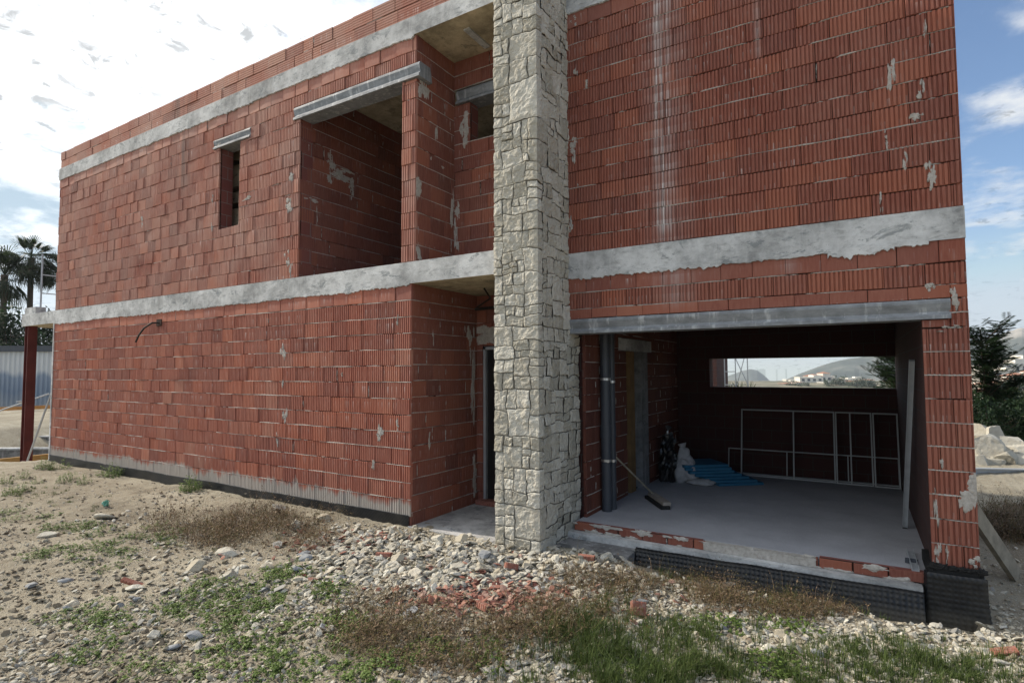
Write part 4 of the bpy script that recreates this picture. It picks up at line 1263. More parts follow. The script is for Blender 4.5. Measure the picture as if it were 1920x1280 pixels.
def gravel():
    mb = MB()
    # loose stones over the whole yard, denser near the camera
    pts = []
    while len(pts) < 13000:
        px, py = rng.uniform(-120, 2040), 860 + 470 * rng.random() ** 0.8
        q = on_ground(px, py)
        if q[1] > YL - 0.06 and q[0] < HX1 + 0.1: continue
        if q[1] > 12 or q[0] < -16.5: continue
        d = fb(q[0], q[1], 9.0, 0.9, 2)
        if rng.random() > (0.5 if px > 700 else 0.24) + d: continue
        pts.append((q[0], q[1]))
    scatter(mb, LITE, pts, lambda: 0.005 + 0.022 * rng.random() ** 3.0, 0, 0.2)
    mbc = MB(); pc = []
    while len(pc) < 9000:
        px, py = rng.uniform(-100, 2000), 865 + 440 * rng.random() ** 0.75
        q = on_ground(px, py)
        if (q[1] > YL - 0.06 and q[0] < HX1 + 0.1) or q[1] > 10 or q[0] < -15.5: continue
        if rng.random() > 0.62 + 0.9 * fb(q[0], q[1], 21.0, 1.4, 2) - (0.25 if px > 900 else 0): continue
        pc.append((q[0], q[1]))
    scatter(mbc, CHUNK[:5], pc, lambda: 0.007 + 0.026 * rng.random() ** 2.6, 0, 0.35)
    o = mbc.build('soil_clods', M['clod']); tag(o, 'crumbly clods of tan soil over the yard', 'soil', kind='stuff')
    mbt = MB()
    for _ in range(1500):
        q = on_ground(rng.uniform(0, 1920), 880 + 420 * rng.random())
        if (q[1] > YL - 0.1 and q[0] < HX1 + 0.1): continue
        a = rng.uniform(0, 6.28); g = Vector((math.cos(a), math.sin(a), 0)); L = rng.uniform(0.03, 0.16); c = Vector((q[0], q[1], gh(q[0], q[1]) + 0.012))
        strip(mbt, [c, c + g*L*0.5 + Vector((g.y, -g.x, 0))*L*rng.normal(0, .15) + Vector((0, 0, 0.012)), c + g*L + Vector((0, 0, rng.uniform(-0.004, 0.02)))], 0.004, 0.002, 0, rng.uniform(0.2, 1), Vector((-g.y, g.x, 0.3)))
    o = mbt.build('dry_litter', M['straw']); tag(o, 'dry straws and twigs lying on the soil', 'litter', kind='stuff')
    # right foreground: bright pale gravel
    pts = []
    while len(pts) < 2600:
        px, py = rng.uniform(1150, 2000), rng.uniform(1110, 1300)
        if py < 1130 + (px - 1300) * 0.02: continue
        q = on_ground(px, py)
        if q[1] > 5.86: continue
        pts.append((q[0], q[1]))
    scatter(mb, LITE, pts, lambda: 0.007 + 0.017 * rng.random() ** 2, 0, 0.2)
    o = mb.build('gravel', M['rock']); tag(o, 'small loose pale stones strewn over the yard', 'gravel', kind='stuff')
    # the spill of broken limestone in front of the pillar
    mb = MB(); pts = []
    poly = [(560, 1010), (640, 985), (760, 992), (930, 1020), (1010, 1035), (1090, 1005), (1190, 1040), (1180, 1085), (1050, 1100), (900, 1095), (780, 1110), (640, 1095), (575, 1050)]
    def inside(x, y, pg):
        c = False; j = len(pg) - 1
        for i in range(len(pg)):
            xi, yi = pg[i]; xj, yj = pg[j]
            if (yi > y) != (yj > y) and x < (xj - xi) * (y - yi) / (yj - yi) + xi: c = not c
            j = i
        return c
    while len(pts) < 3000:
        px, py = rng.uniform(540, 1220), rng.uniform(980, 1130)
        if not inside(px + rng.normal(0, 12), py + rng.normal(0, 6), poly): continue
        q = on_ground(px, py)
        if q[1] > 5.3 and q[0] < HXC: continue
        if q[1] > 5.42 and q[0] < -3.4: continue
        if q[1] > 5.85: continue
        pts.append((q[0], q[1]))
    scatter(mb, CHUNK + SHARD, pts, lambda: 0.014 + 0.036 * rng.random() ** 2.2, 0, 0.05)
    o = mb.build('rubble', M['rock']); tag(o, 'spill of broken pale limestone before the pillar foot', 'rubble', kind='stuff')
    mb2 = MB(); pts = []
    for cx, cy, sx, sy, n in [(400, 1060, 110, 40, 120), (640, 1090, 130, 40, 380), (1120, 1110, 130, 40, 420), (1300, 1120, 200, 24, 320), (560, 1150, 200, 60, 300), (960, 1240, 150, 40, 500), (1450, 1180, 250, 50, 420), (1750, 1190, 200, 40, 420), (300, 1000, 160, 40, 120), (1600, 1130, 160, 14, 260), (330, 1100, 200, 80, 150)]:
        k = 0
        while k < n:
            px, py = rng.normal(cx, sx*0.6), rng.normal(cy, sy*0.6); k += 1
            if py > 1350 or py < 900: continue
            q = on_ground(px, py)
            if q[1] > 5.3 and q[0] < HXC or q[1] > 5.82 and q[0] < HX1 + 0.1 or (q[1] > 5.25 and q[0] < -2.9): continue
            pts.append((q[0], q[1]))
    scatter(mb2, CHUNK + SHARD, pts, lambda: 0.010 + 0.030 * rng.random() ** 2.4, 0, 0.1)
    o = mb2.build('rubble', M['rock']); tag(o, 'thinly spread broken stone across the yard', 'rubble', kind='stuff')
    # shattered brick
    mb = MB(); pts = []
    zones = [(920, 1118, 140, 30, 560), (610, 1015, 80, 20, 130), (850, 1130, 90, 24, 120), (1010, 1120, 60, 18, 100), (700, 1008, 60, 14, 60), (900, 1080, 260, 50, 110), (1200, 1130, 160, 50, 60), (600, 1040, 160, 50, 60)]
    for cx, cy, sx, sy, n in zones:
        k = 0
        while k < n:
            px, py = rng.normal(cx, sx * 0.55), rng.normal(cy, sy * 0.55)
            q = on_ground(px, py)
            if q[1] > 5.3: continue
            pts.append((q[0], q[1])); k += 1
    scatter(mb, SHARD, pts, lambda: 0.010 + 0.034 * rng.random() ** 2.2, 0, -0.1)
    o = mb.build('brick_rubble', M['shard']); tag(o, 'heap of shattered red brick among the pale rubble', 'brick rubble', kind='stuff')
gravel()

def single_stones():
    big = []
    for i in range(8):
        mb, _ = rock_mesh('b', 40 + i, 3, 0.48, 16, 0.09)
        big.append((mb.mesh('stone', [M['rock']]), mb.mesh('stone', [M['rock_grey']])))
    slabs = []
    for i in range(5):
        mb, _ = rock_mesh('b', 140 + i, 3, 0.26, 10, 0.05)
        slabs.append((mb.mesh('flat_stone', [M['rock']]), mb.mesh('flat_stone', [M['rock_grey']])))
    def put(px, py, wpx, kind, grey, label, cat='stone', group=None, i=[0], tilt=0.2):
        i[0] += 1
        q = on_ground(px, py); d = float(np.dot(q, CF)); s = wpx / FPX * d / 2 * (1.15 if wpx < 40 else 0.95)
        me = (slabs if kind == 'slab' else big)[i[0] % (5 if kind == 'slab' else 8)][1 if grey else 0]
        o = bpy.data.objects.new('flat_stone' if kind == 'slab' else 'stone', me); COL.objects.link(o)
        o.location = (q[0], q[1], gh(q[0], q[1]) + s * (0.12 if kind == 'slab' else 0.20)); o.scale = (s, s * rng.uniform(0.65, 0.9), s)
        o.rotation_euler = (rng.normal(0, tilt), rng.normal(0, tilt), rng.uniform(-0.5, 0.5) + 0.55)
        return tag(o, label, cat, group)
    put(365, 1195, 50, 'slab', True, 'larger of two grey stone slabs side by side in the soil')
    put(322, 1214, 44, 'slab', True, 'smaller grey stone slab left of its larger neighbour')
    put(288, 1195, 40, 'rock', False, 'brown stone left of the grey slab pair')
    put(470, 1192, 36, 'rock', False, 'yellowish pale stone right of the grey slab pair')
    put(495, 1108, 42, 'slab', True, 'bluish grey pointed slab on the weedy soil')
    put(430, 1085, 60, 'rock', False, 'pale block in the stone cluster above the weeds')
    put(365, 1068, 55, 'rock', False, 'flat pale boulder left in the stone cluster')
    put(430, 1040, 62, 'slab', False, 'long pale slab at the edge of the brown weeds')
    put(200, 972, 52, 'slab', False, 'white split stone on the dark earth mound')
    put(95, 1007, 62, 'slab', False, 'weathered grey white stone among green leaves')
    put(58, 1100, 42, 'slab', True, 'grey flat stone half buried in bare soil')
    put(122, 1088, 32, 'slab', True, 'small grey flat stone in bare soil')
    put(258, 1105, 55, 'slab', False, 'pale stone beside a red brick shard')
    put(555, 988, 48, 'rock', False, 'round buff boulder at the black wall sheet')
    put(605, 975, 42, 'rock', False, 'buff stone by the black wall sheet')
    put(520, 955, 40, 'rock', False, 'white stone in the brown weeds by the wall')
    put(850, 1068, 48, 'rock', False, 'big white block in the rubble before the pillar')
    put(870, 1188, 46, 'rock', False, 'white lumpy stone in the dry weeds')
    put(765, 1150, 44, 'slab', True, 'grey slab tilted over the weeds by the brick shards')
    put(1205, 1130, 42, 'slab', True, 'dark grey wedge shaped slab before the garage')
    put(1165, 1080, 52, 'slab', False, 'white slab fragment under the black sheet')
    put(1230, 1083, 34, 'rock', False, 'white block under the rolled black sheet')
    put(1085, 1118, 32, 'rock', False, 'white stone in dry grass before the garage')
    put(1155, 1148, 40, 'rock', False, 'pinkish white stone beside a brick fragment')
    put(1365, 1098, 36, 'slab', False, 'white shard at the black sheet right of centre')
    put(1535, 1228, 42, 'slab', True, 'grey flat stone in the right gravel')
    put(1568, 1250, 34, 'slab', False, 'long white stone chip in the right gravel')
    put(1660, 1272, 44, 'rock', False, 'white stone at the grass on the right bottom edge')
    put(1868, 1242, 52, 'slab', False, 'white crumbling plaster lump in the right foreground')
    put(1850, 1222, 48, 'slab', False, 'flat pale stone behind the plaster lump')
    put(1538, 1153, 24, 'rock', False, 'small white cube of stone in the dry weeds')
    put(1060, 1255, 46, 'rock', False, 'pale stone at the bottom edge left of the grass')
    put(960, 1250, 50, 'rock', False, 'grey white stone in the pale gravel at the bottom edge')
    put(915, 1262, 56, 'rock', False, 'brownish boulder on the bottom edge of the yard')
    put(1530, 1100, 60, 'slab', True, 'grey plank like slab leaning on the black sheet')
    put(1650, 1140, 45, 'rock', False, 'buff rock at the pier foot left of the corner')
    put(1800, 1165, 80, 'rock', False, 'wide buff rock before the black pier foot')
    put(1715, 1150, 40, 'rock', False, 'buff rock below the studded black sheet')
    put(1120, 1010, 40, 'slab', False, 'white broken slab lying on the ledge by the pillar')
    put(1060, 1018, 34, 'rock', False, 'white stone against the foot of the stone pillar')
    for k in range(95):
        px, py = rng.uniform(500, 1180), rng.uniform(1010, 1110)
        put(px, py, rng.uniform(15, 36), 'slab' if rng.random() < 0.45 else 'rock', rng.random() < 0.12, 'pale broken stone lying in the rubble before the pillar', 'stone', 'broken stones in the rubble before the pillar', tilt=0.35)
    for k in range(70):
        px = rng.uniform(20, 1900); py = rng.uniform(1110, 1275)
        put(px, py, rng.uniform(12, 30), 'slab' if rng.random() < 0.45 else 'rock', rng.random() < 0.2, 'small loose stone on the foreground soil', 'stone', 'loose stones on the foreground soil', tilt=0.35)
    # brick fragments big enough to tell apart
    def frag(px, py, l, w, h, rz, label, tone=0.4):
        q = on_ground(px, py)
        W_ = Wall((-l/2, -w/2, 0), X_, FRONT); W_.brick(0, l, 0, h, 'rib', 9, 0.005, 0.0, tone)
        W_.mb.box((-l/2, -w/2 + 0.004, 0.002), (l/2, w/2, h - 0.002), 0)
        o = W_.mb.build('brick_fragment', M['shard'], loc=(q[0], q[1], gh(q[0], q[1]) + 0.01)); o.rotation_euler = (rng.normal(0, .2), rng.normal(0, .2), rz)
        tag(o, label, 'brick fragment')
    frag(1196, 1156, 0.11, 0.08, 0.10, 0.5, 'broken ribbed brick end standing before the garage')
    frag(905, 1145, 0.20, 0.06, 0.05, -0.5, 'long ribbed brick shard in front of the shard heap')
    frag(250, 1098, 0.22, 0.05, 0.03, 0.6, 'thin red brick shard beside a pale stone on the left')
    frag(958, 1068, 0.12, 0.08, 0.05, 0.8, 'flat red brick piece lying on the pale rubble')
    frag(1100, 1052, 0.16, 0.07, 0.05, 0.2, 'red brick piece by the pillar foot')
    frag(1885, 1228, 0.15, 0.06, 0.035, 0.2, 'red brick strip in the right foreground')
    frag(1740, 1150, 0.10, 0.07, 0.05, 0.9, 'red brick chip below the black pier foot')
    frag(720, 1045, 0.16, 0.06, 0.04, 0.3, 'red brick shard on the left of the pale rubble')
    # green plastic scrap
    q = on_ground(198, 948)
    mb = MB(); lump(mb, (0, 0, 0.04), 0.045, (1, 0.8, 0.9), 2.0, 0.7, 3, freq=4)
    tag(mb.build('plastic_scrap', M['bottle'], loc=(q[0], q[1], gh(q[0], q[1]))), 'crumpled turquoise plastic scrap on the bare soil', 'plastic scrap')
single_stones()

# ------------------------------------------------------------------ plants on the ground
def strip(mb, pts, w0, w1, mat, tone, side):
    n = len(pts); vs = []
    for i, p in enumerate(pts):
        w = w0 + (w1 - w0) * i / (n - 1)
        vs += [p - side * w / 2, p + side * w / 2]
    mb.add(vs, [(2*i, 2*i+1, 2*i+3, 2*i+2) for i in range(n - 1)], mat, tone)

def weed_template(seed, n=30, rad=0.14, h=0.075, leaf=0.024):
    r = random.Random(seed); mb = MB()
    for _ in range(n):
        a, d = r.uniform(0, 2*math.pi), rad * math.sqrt(r.random())
        c = Vector((math.cos(a)*d, math.sin(a)*d, 0)); top = c * 1.15 + Vector((0, 0, h * r.uniform(0.2, 1.0) * (1.1 - d / rad * 0.6)))
        s = Vector((math.cos(a*3), math.sin(a*3), 0)); strip(mb, [c * 0.8, (c + top) / 2, top], 0.003, 0.002, 0, r.uniform(0, 0.4), s)
        for _k in range(r.randint(3, 5)):
            b = r.uniform(0, 2*math.pi); o = Vector((math.cos(b), math.sin(b), r.uniform(-0.25, 0.5))).normalized(); sd = o.cross(Vector((0, 0, 1))).normalized()
            l = leaf * r.uniform(0.6, 1.3); p0 = top + Vector((0, 0, -r.random() * h * 0.3)); w = l * 0.36; up = Vector((0, 0, 1)) * l * 0.12
            mb.add([p0, p0 + o*l*0.4 + sd*w - up*0, p0 + o*l - up, p0 + o*l*0.4 - sd*w, p0 + o*l*0.45 + up], [(0, 1, 4), (1, 2, 4), (2, 3, 4), (3, 0, 4)], 0, r.uniform(0.1, 1.0))
    return mb

def dry_template(seed, n=80, rad=0.26, h=0.085, mix=0.3):
    """a matted tangle: thin bent stems lying every way, a few standing, with withered leaf bits"""
    r = random.Random(seed); mb = MB()
    for _ in range(n):
        a, d = r.uniform(0, 2*math.pi), rad * r.random() ** 0.7
        p = Vector((math.cos(a)*d, math.sin(a)*d, r.uniform(0, 0.03))); b = r.uniform(0, 2*math.pi)
        g = Vector((math.cos(b), math.sin(b), 0)); q = Vector((-g.y, g.x, 0))
        up = r.random() < 0.22; L = h * (r.uniform(1.0, 2.4) if up else r.uniform(0.9, 2.2))
        k = r.uniform(0.1, 0.5) if up else r.uniform(0.6, 1.2); c = r.uniform(-0.5, 0.5)
        pts = [p, p + g*L*0.35*k + q*L*0.15*c + Vector((0, 0, L*(0.45 if up else 0.30))), p + g*L*0.8*k + q*L*0.5*c + Vector((0, 0, L*(0.8 if up else 0.35))), p + g*L*1.25*k + q*L*1.1*c + Vector((0, 0, L*(1.0 if up else r.uniform(0.0, 0.3))))]
        mt = 1 if r.random() < mix else 0
        strip(mb, pts, r.uniform(0.002, 0.005), 0.001, mt, r.random(), q)
        for _k in range(4):
            e = pts[r.randint(1, 3)] + Vector((r.gauss(0, .012), r.gauss(0, .012), r.gauss(0, .008))); o = Vector((r.gauss(0,1), r.gauss(0,1), r.gauss(0,.6))).normalized(); sd = o.cross(Vector((0.1, 0.2, 1))).normalized(); l = r.uniform(0.008, 0.026)
            mb.add([e, e + o*l*0.5 + sd*l*0.25, e + o*l, e + o*l*0.5 - sd*l*0.25], [(0, 1, 2, 3)], mt, r.random())
    return mb

def plants():
    weeds = [weed_template(i).mesh('leafy_weed', [M['weed']]) for i in range(4)]
    tall = [weed_template(20 + i, 40, 0.12, 0.24, 0.030).mesh('leafy_weed', [M['weed']]) for i in range(3)]
    drys = [dry_template(50 + i).mesh('dry_weed', [M['dry'], M['drygreen']]) for i in range(5)]
    def put(name, me, px, py, s, label, cat, group):
        q = on_ground(px, py)
        if q[1] > YL - 0.12 and q[0] < HXC: return
        if q[1] > 5.75 and q[0] < HX1 + 0.1: return
        o = bpy.data.objects.new(name, me); COL.objects.link(o)
        o.location = (q[0], q[1], gh(q[0], q[1]) - 0.005); o.rotation_euler = (rng.normal(0, .08), rng.normal(0, .08), rng.uniform(0, 6.28)); o.scale = (s, s, s * rng.uniform(0.75, 1.2))
        tag(o, label, cat, group)
    def zone(kind, cx, cy, sx, sy, n, s0=0.7, s1=1.3):
        for _ in range(n):
            px, py = rng.normal(cx, sx/2), rng.normal(cy, sy/2)
            if kind == 'w': put('leafy_weed', weeds[rng.integers(4)], px, py, rng.uniform(s0, s1), 'low green leafy weed growing in the stony soil', 'weed', 'low leafy weeds in the soil')
            elif kind == 't': put('leafy_weed', tall[rng.integers(3)], px, py, rng.uniform(s0, s1), 'taller bushy green weed near the long brick wall', 'weed', 'bushy weeds near the long wall')
            else: put('dry_weed', drys[rng.integers(5)], px, py, rng.uniform(s0, s1), 'brown dried weed tangle on the rubble edge', 'dry weed', 'dried weeds along the rubble')
    for z in [('w',130,985,70,22,10),('w',240,1028,90,32,18),('w',90,1040,70,20,6),('w',330,1010,40,20,5),('w',430,1110,80,30,14),('w',500,1140,90,24,8),('w',230,1150,120,30,12),('w',330,1140,60,20,5),('w',420,1180,60,30,6),
              ('w',530,1090,40,30,8),('w',600,1170,90,30,9),('w',540,1230,110,40,12),('w',660,1180,60,40,7),('w',400,1255,160,30,10),('w',160,1245,100,20,5),('w',720,1240,120,36,9),('w',890,1240,50,24,5),('w',1180,1240,60,30,4),('w',1450,1255,60,24,8),('w',620,1100,50,26,6),('w',1330,1180,60,22,4),('w',820,1215,80,20,6),
              ('w',560,1060,30,20,4),('w',20,960,60,20,4),('w',1500,1180,60,14,4)]: zone(*z)
    for z in [('t',85,878,26,10,3,1.0,1.5),('t',205,890,30,8,3,0.9,1.3),('t',365,915,26,12,3,1.0,1.4),('t',130,905,40,8,3,.8,1.1),('t',40,925,30,10,3,.7,1.1),('t',45,900,50,8,3,.6,1)]: zone(*z)
    for z in [('d',470,985,150,40,24,0.9,1.5),('d',390,1000,80,30,12,0.8,1.2),('d',560,1010,60,24,8,.7,1.1),('d',760,1195,140,56,11,.8,1.3),('d',930,1190,150,36,8,.8,1.3),('d',1060,1150,70,50,9,.8,1.3),('d',1100,1100,70,30,8,.6,1.0),('d',1290,1105,140,30,9,.7,1.1),('d',1400,1130,140,30,11,.7,1.1),('d',1480,1145,60,14,8,.7,1.1),('d',1200,1100,50,24,6,.6,1),('d',840,1250,90,20,6,.6,1.0),('d',1560,1140,60,10,5,.5,.8)]: zone(*z)
    # shaded dry growth on the bank right of the pier
    for _ in range(60):
        x, y = on_ground(rng.uniform(1845, 2020), rng.uniform(952, 1015))[:2]
        o = bpy.data.objects.new('dry_weed', drys[rng.integers(5)]); COL.objects.link(o)
        s = rng.uniform(0.9, 1.5); o.location = (x, y, gh(x, y) - 0.01); o.scale = (s, s, s); o.rotation_euler = (0, 0, rng.uniform(0, 6))
        tag(o, 'dark dry weed tangle in the shade right of the pier', 'dry weed', 'dry weeds right of the pier')
    # grass blades
    mb = MB()
    def blades(cx, cy, sx, sy, n, h):
        tx = ty = None
        for i in range(n):
            if i % 26 == 0:
                px, py = rng.normal(cx, sx/2), rng.normal(cy, sy/2); hs = rng.uniform(0.55, 1.35); tt = rng.normal(0.45, 0.18)
                tq = on_ground(px, min(py, 1360))
            if py > 1360: continue
            b = rng.uniform(0, 6.28); rr = 0.045 * rng.random() ** 0.7
            q = (tq[0] + math.cos(b) * rr, tq[1] + math.sin(b) * rr)
            if q[1] > 5.7: continue
            b += rng.normal(0, 0.7); g = Vector((math.cos(b), math.sin(b), 0)); L = hs * h * rng.uniform(0.4, 1.25); k = rng.uniform(0.15, 1.0)
            p = Vector((q[0], q[1], gh(q[0], q[1]) - 0.005))
            strip(mb, [p, p + g*L*0.22*k + Vector((0,0,L*0.55)), p + g*L*0.75*k + Vector((0,0,L*(0.95 - 0.3*k)))], 0.0045, 0.001, 0, float(np.clip(rng.normal(tt, 0.22), 0, 1)), Vector((-g.y, g.x, 0)))
    blades(1190, 1240, 200, 80, 5600, 0.14); blades(1120, 1190, 90, 50, 1400, 0.15); blades(1330, 1265, 160, 40, 1800, 0.11)
    blades(1290, 1180, 60, 20, 600, 0.09); blades(1700, 1255, 190, 44, 3600, 0.10); blades(1640, 1215, 90, 20, 1000, 0.09); blades(1810, 1275, 120, 30, 1200, 0.08)
    blades(1470, 1120, 60, 24, 500, 0.10); blades(1480, 1275, 120, 20, 500, 0.06); blades(1290, 1080, 120, 18, 500, 0.08); blades(60, 930, 120, 30, 900, 0.05); blades(300, 1000, 400, 60, 900, 0.04); blades(500, 1190, 500, 80, 1500, 0.04); blades(1640, 1150, 100, 12, 300, .06)
    o = mb.build('grass', M['grass']); tag(o, 'green grass tufts in the right foreground', 'grass', kind='stuff')
plants()

# ------------------------------------------------------------------ left of the house
def left_side():
    # pale corrugated metal wall beyond the dug out strip
    def dp(px, d): 
        q = CF * d + CR * ((px - 960) / FPX * d); return Vector((q[0], q[1], 0))
    a, b = dp(-500, 33), dp(330, 33)
    d = (b - a).normalized(); N = Vector((d.y, -d.x, 0)); L = (b - a).length
    t = empty('metal_fence', (a + b) / 2 + Vector((0, 0, -2.4)), 'weathered blue white corrugated metal wall behind the red post', 'metal wall', world_parts=True)
    mb = MB(); n = int(L / 0.07); vs = []
    for i in range(n + 1):
        p = a + d * (L * i / n); o = 0.035 * (1 if (i // 2) % 2 else -1)
        for z in (-2.1, 0.0, 1.25): vs.append(tuple(p + N * o + Vector((0, 0, z))))
    mb.add(vs, [(3*i+k, 3*(i+1)+k, 3*(i+1)+k+1, 3*i+k+1) for i in range(n) for k in range(2)])
    m, tt, bb = new_mat('weathered_white_sheet')
    p = geo_pos(tt); x, y, z = tt.sep(p)
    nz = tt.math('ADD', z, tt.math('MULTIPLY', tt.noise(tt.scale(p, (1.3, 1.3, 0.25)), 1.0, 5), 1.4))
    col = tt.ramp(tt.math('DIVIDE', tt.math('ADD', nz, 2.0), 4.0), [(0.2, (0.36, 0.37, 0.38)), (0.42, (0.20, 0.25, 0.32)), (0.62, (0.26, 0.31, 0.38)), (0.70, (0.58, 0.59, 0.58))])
    tt.l.new(col, bb.inputs['Base Color']); bb.inputs['Roughness'].default_value = 0.6
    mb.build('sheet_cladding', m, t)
    mb = MB(); mb.bar(a - N*0.0 + Vector((0,0,1.42)), b + Vector((0,0,1.42)), 0.25, 0.35); mb.build('top_rail', M['pipe'], t)
    mb = MB(); mb.bar(a + N*0.1 + Vector((0,0,-2.2)), b + N*0.1 + Vector((0,0,-2.2)), 0.3, 0.25); mb.build('bottom_rail', M['black'], t)
    # low block walls of the dug out strip, capped pale
    def low_wall(dist, ytop, zb, capw, label, cap='white'):
        q0, q1 = ray(-60, ytop) * dist, ray(160, ytop - 6) * dist
        t = empty('low_block_wall', ((q0[0]+q1[0])/2, (q0[1]+q1[1])/2, zb), label, 'low wall', world_parts=True)
        a, b = Vector((q0[0], q0[1], 0)), Vector((q1[0], q1[1], 0)); zt = (q0[2] + q1[2]) / 2
        mb = MB(); mb.bar(a + Vector((0,0,(zt+zb)/2)), b + Vector((0,0,(zt+zb)/2)), 0.2, zt - zb); mb.build('block_course', M['conc_dark'], t)
        mb = MB(); mb.bar(a + Vector((0,0,zt+0.025)), b + Vector((0,0,zt+0.025)), 0.28, 0.05); mb.build('coping', M[cap], t)
    low_wall(21, 822, -3.0, 0.28, 'low grey block wall with a white coping behind the red post')
    low_wall(18.5, 845, -3.0, 0.28, 'lower grey kerb with pale top close behind the red post', 'conc')
    # earth bank between
    mb = MB(); lump(mb, (0, 0, 0), 1.0, (7, 1.6, 0.75), 3.0, 0.35, 4, freq=6)
    q = deep(60, 805, 25); o = mb.build('earth_bank', plain('dark_dug_earth', (0.13, 0.11, 0.085), 0.95, 0.5, 3, bstr=0.9, bdist=0.05), loc=(q[0], q[1], -2.75)); o.rotation_euler = (0, 0, math.atan2(CR[1], CR[0]))
    tag(o, kind='structure')
    # formwork boards
    def board(px0, py0, px1, py1, d0, d1, w, h, mat, label, name='timber_board'):
        a, b = Vector(deep(px0, py0, d0)), Vector(deep(px1, py1, d1)); c = (a + b) / 2
        mb = MB(); mb.bar(a - c, b - c, w, h); o = mb.build(name, M[mat], loc=c); tag(o, label, 'board')
    board(-120, 772, 103, 762, 19, 19.5, 0.06, 0.12, 'orange_timber', 'orange timber batten level behind the red post')
    board(-100, 878, 92, 858, 13.6, 13.9, 0.10, 0.20, 'timber', 'yellow formwork board lying at the foot of the red post')
    def prop(px0, py0, d0, px1, py1, d1, r, label):
        a, b = Vector(deep(px0, py0, d0)), Vector(deep(px1, py1, d1))
        mb = MB(); mb.tube([Vector((0,0,0)), b - a], r, 8); mb.box((-0.06, -0.06, -0.02), (0.06, 0.06, 0.0)); tag(mb.build('raking_prop', M['white'], loc=a), label, 'prop')
    prop(47, 876, 13.0, 108, 704, 13.1, 0.022, 'white raking prop set against the left wall end')
    prop(-10, 773, 17, 92, 738, 18, 0.022, 'thin white brace rising to the right behind the red post')
    prop(36, 752, 17.2, 62, 766, 18, 0.022, 'short thin white brace falling to the right behind the red post')
    # guard rail post on the slab end
    t = empty('guard_rail', (-16.8, YL + 0.3, FL_T), 'thin guard rail standing on the overhanging slab end', 'guard rail')
    mb = MB(); mb.tube([(0, 0, 0), (0, 0, 1.5)], 0.02, 8); mb.build('rail_post', M['alu'], t)
    for z in (0.55, 1.0): mb = MB(); mb.tube([(0, 0, z), (0.1, 4.5, z)], 0.014, 6); mb.build('rail_bar', M['alu'], t)
    mb = MB(); mb.tube([(0.1, 4.5, 0), (0.1, 4.5, 1.2)], 0.02, 8); mb.build('rail_post', M['alu'], t)
left_side()

# ------------------------------------------------------------------ trees
def leaf_quad(mb, p, o, l, w, tone, droop=0.1):
    sd = o.cross(Vector((0, 0, 1)))
    sd = sd.normalized() if sd.length > 1e-3 else Vector((1, 0, 0))
    dn = Vector((0, 0, -l * droop))
    mb.add([p, p + o*l*0.45 + sd*w, p + o*l + dn, p + o*l*0.45 - sd*w], [(0, 1, 2, 3)], 0, tone)

def palm(loc, h, crown, label, seed):
    r = random.Random(seed)
    t = empty('palm_tree', loc, label, 'palm', 'tall palms beyond the metal wall')
    mb = MB(); lean = r.uniform(-0.4, 0.4)
    mb.tube([(0, 0, 0), (lean*0.3, 0, h*0.4), (lean*0.8, 0, h*0.75), (lean, 0, h)], [0.30, 0.22, 0.20, 0.24], 10); mb.build('trunk', M['bark'], t)
    mb = MB(); c = Vector((lean, 0, h))
    for k in range(70):
        a = r.uniform(0, 2*math.pi); e = r.uniform(-1.25, 1.25); L = crown * r.uniform(0.75, 1.1)
        g = Vector((math.cos(a)*math.cos(e), math.sin(a)*math.cos(e), math.sin(e))); stem = L * 0.5
        mid = c + g * stem
        strip(mb, [c, c + g*stem*0.5, mid], 0.06, 0.04, 0, 0.2, g.cross(Vector((0,0,1))).normalized())
        sd = g.cross(Vector((0, 0, 1))).normalized()
        for q in range(15):   # fan of narrow leaflets, tips hanging
            f = -1 + 2*q/14; o = (g * math.cos(f*1.35) + sd * math.sin(f*1.35)).normalized(); l = L*0.55*(1 - 0.25*abs(f))
            p1 = mid + o*l*0.6; p2 = mid + o*l*0.95 + Vector((0, 0, -l*0.35*r.uniform(.5, 1.4)))
            strip(mb, [mid, p1, p2], 0.10, 0.015, 0, r.uniform(0, 1) * (0.4 if e < -0.2 else 1.0), o.cross(Vector((0,0,1))).normalized())
    mb.build('crown', M['palm'], t)

def leafy(mb, c, rad, n, leaf, r, tone_lo=0.0, tone_hi=1.0, sq=(1, 1, 1)):
    """a clump of leaves around a twig end"""
    tb = r.uniform(tone_lo, tone_hi)
    for _ in range(n):
        v = Vector((r.gauss(0, 1), r.gauss(0, 1), r.gauss(0, 1))).normalized() * (rad * r.random() ** 0.5)
        p = c + Vector((v.x*sq[0], v.y*sq[1], v.z*sq[2]))
        o = (v.normalized()*0.6 + Vector((r.gauss(0, .6), r.gauss(0, .6), r.gauss(0, .5)))).normalized()
        leaf_quad(mb, p, o, leaf*r.uniform(0.6, 1.3), leaf*r.uniform(0.18, 0.32), min(1, max(0, tb + r.gauss(0, 0.15))))

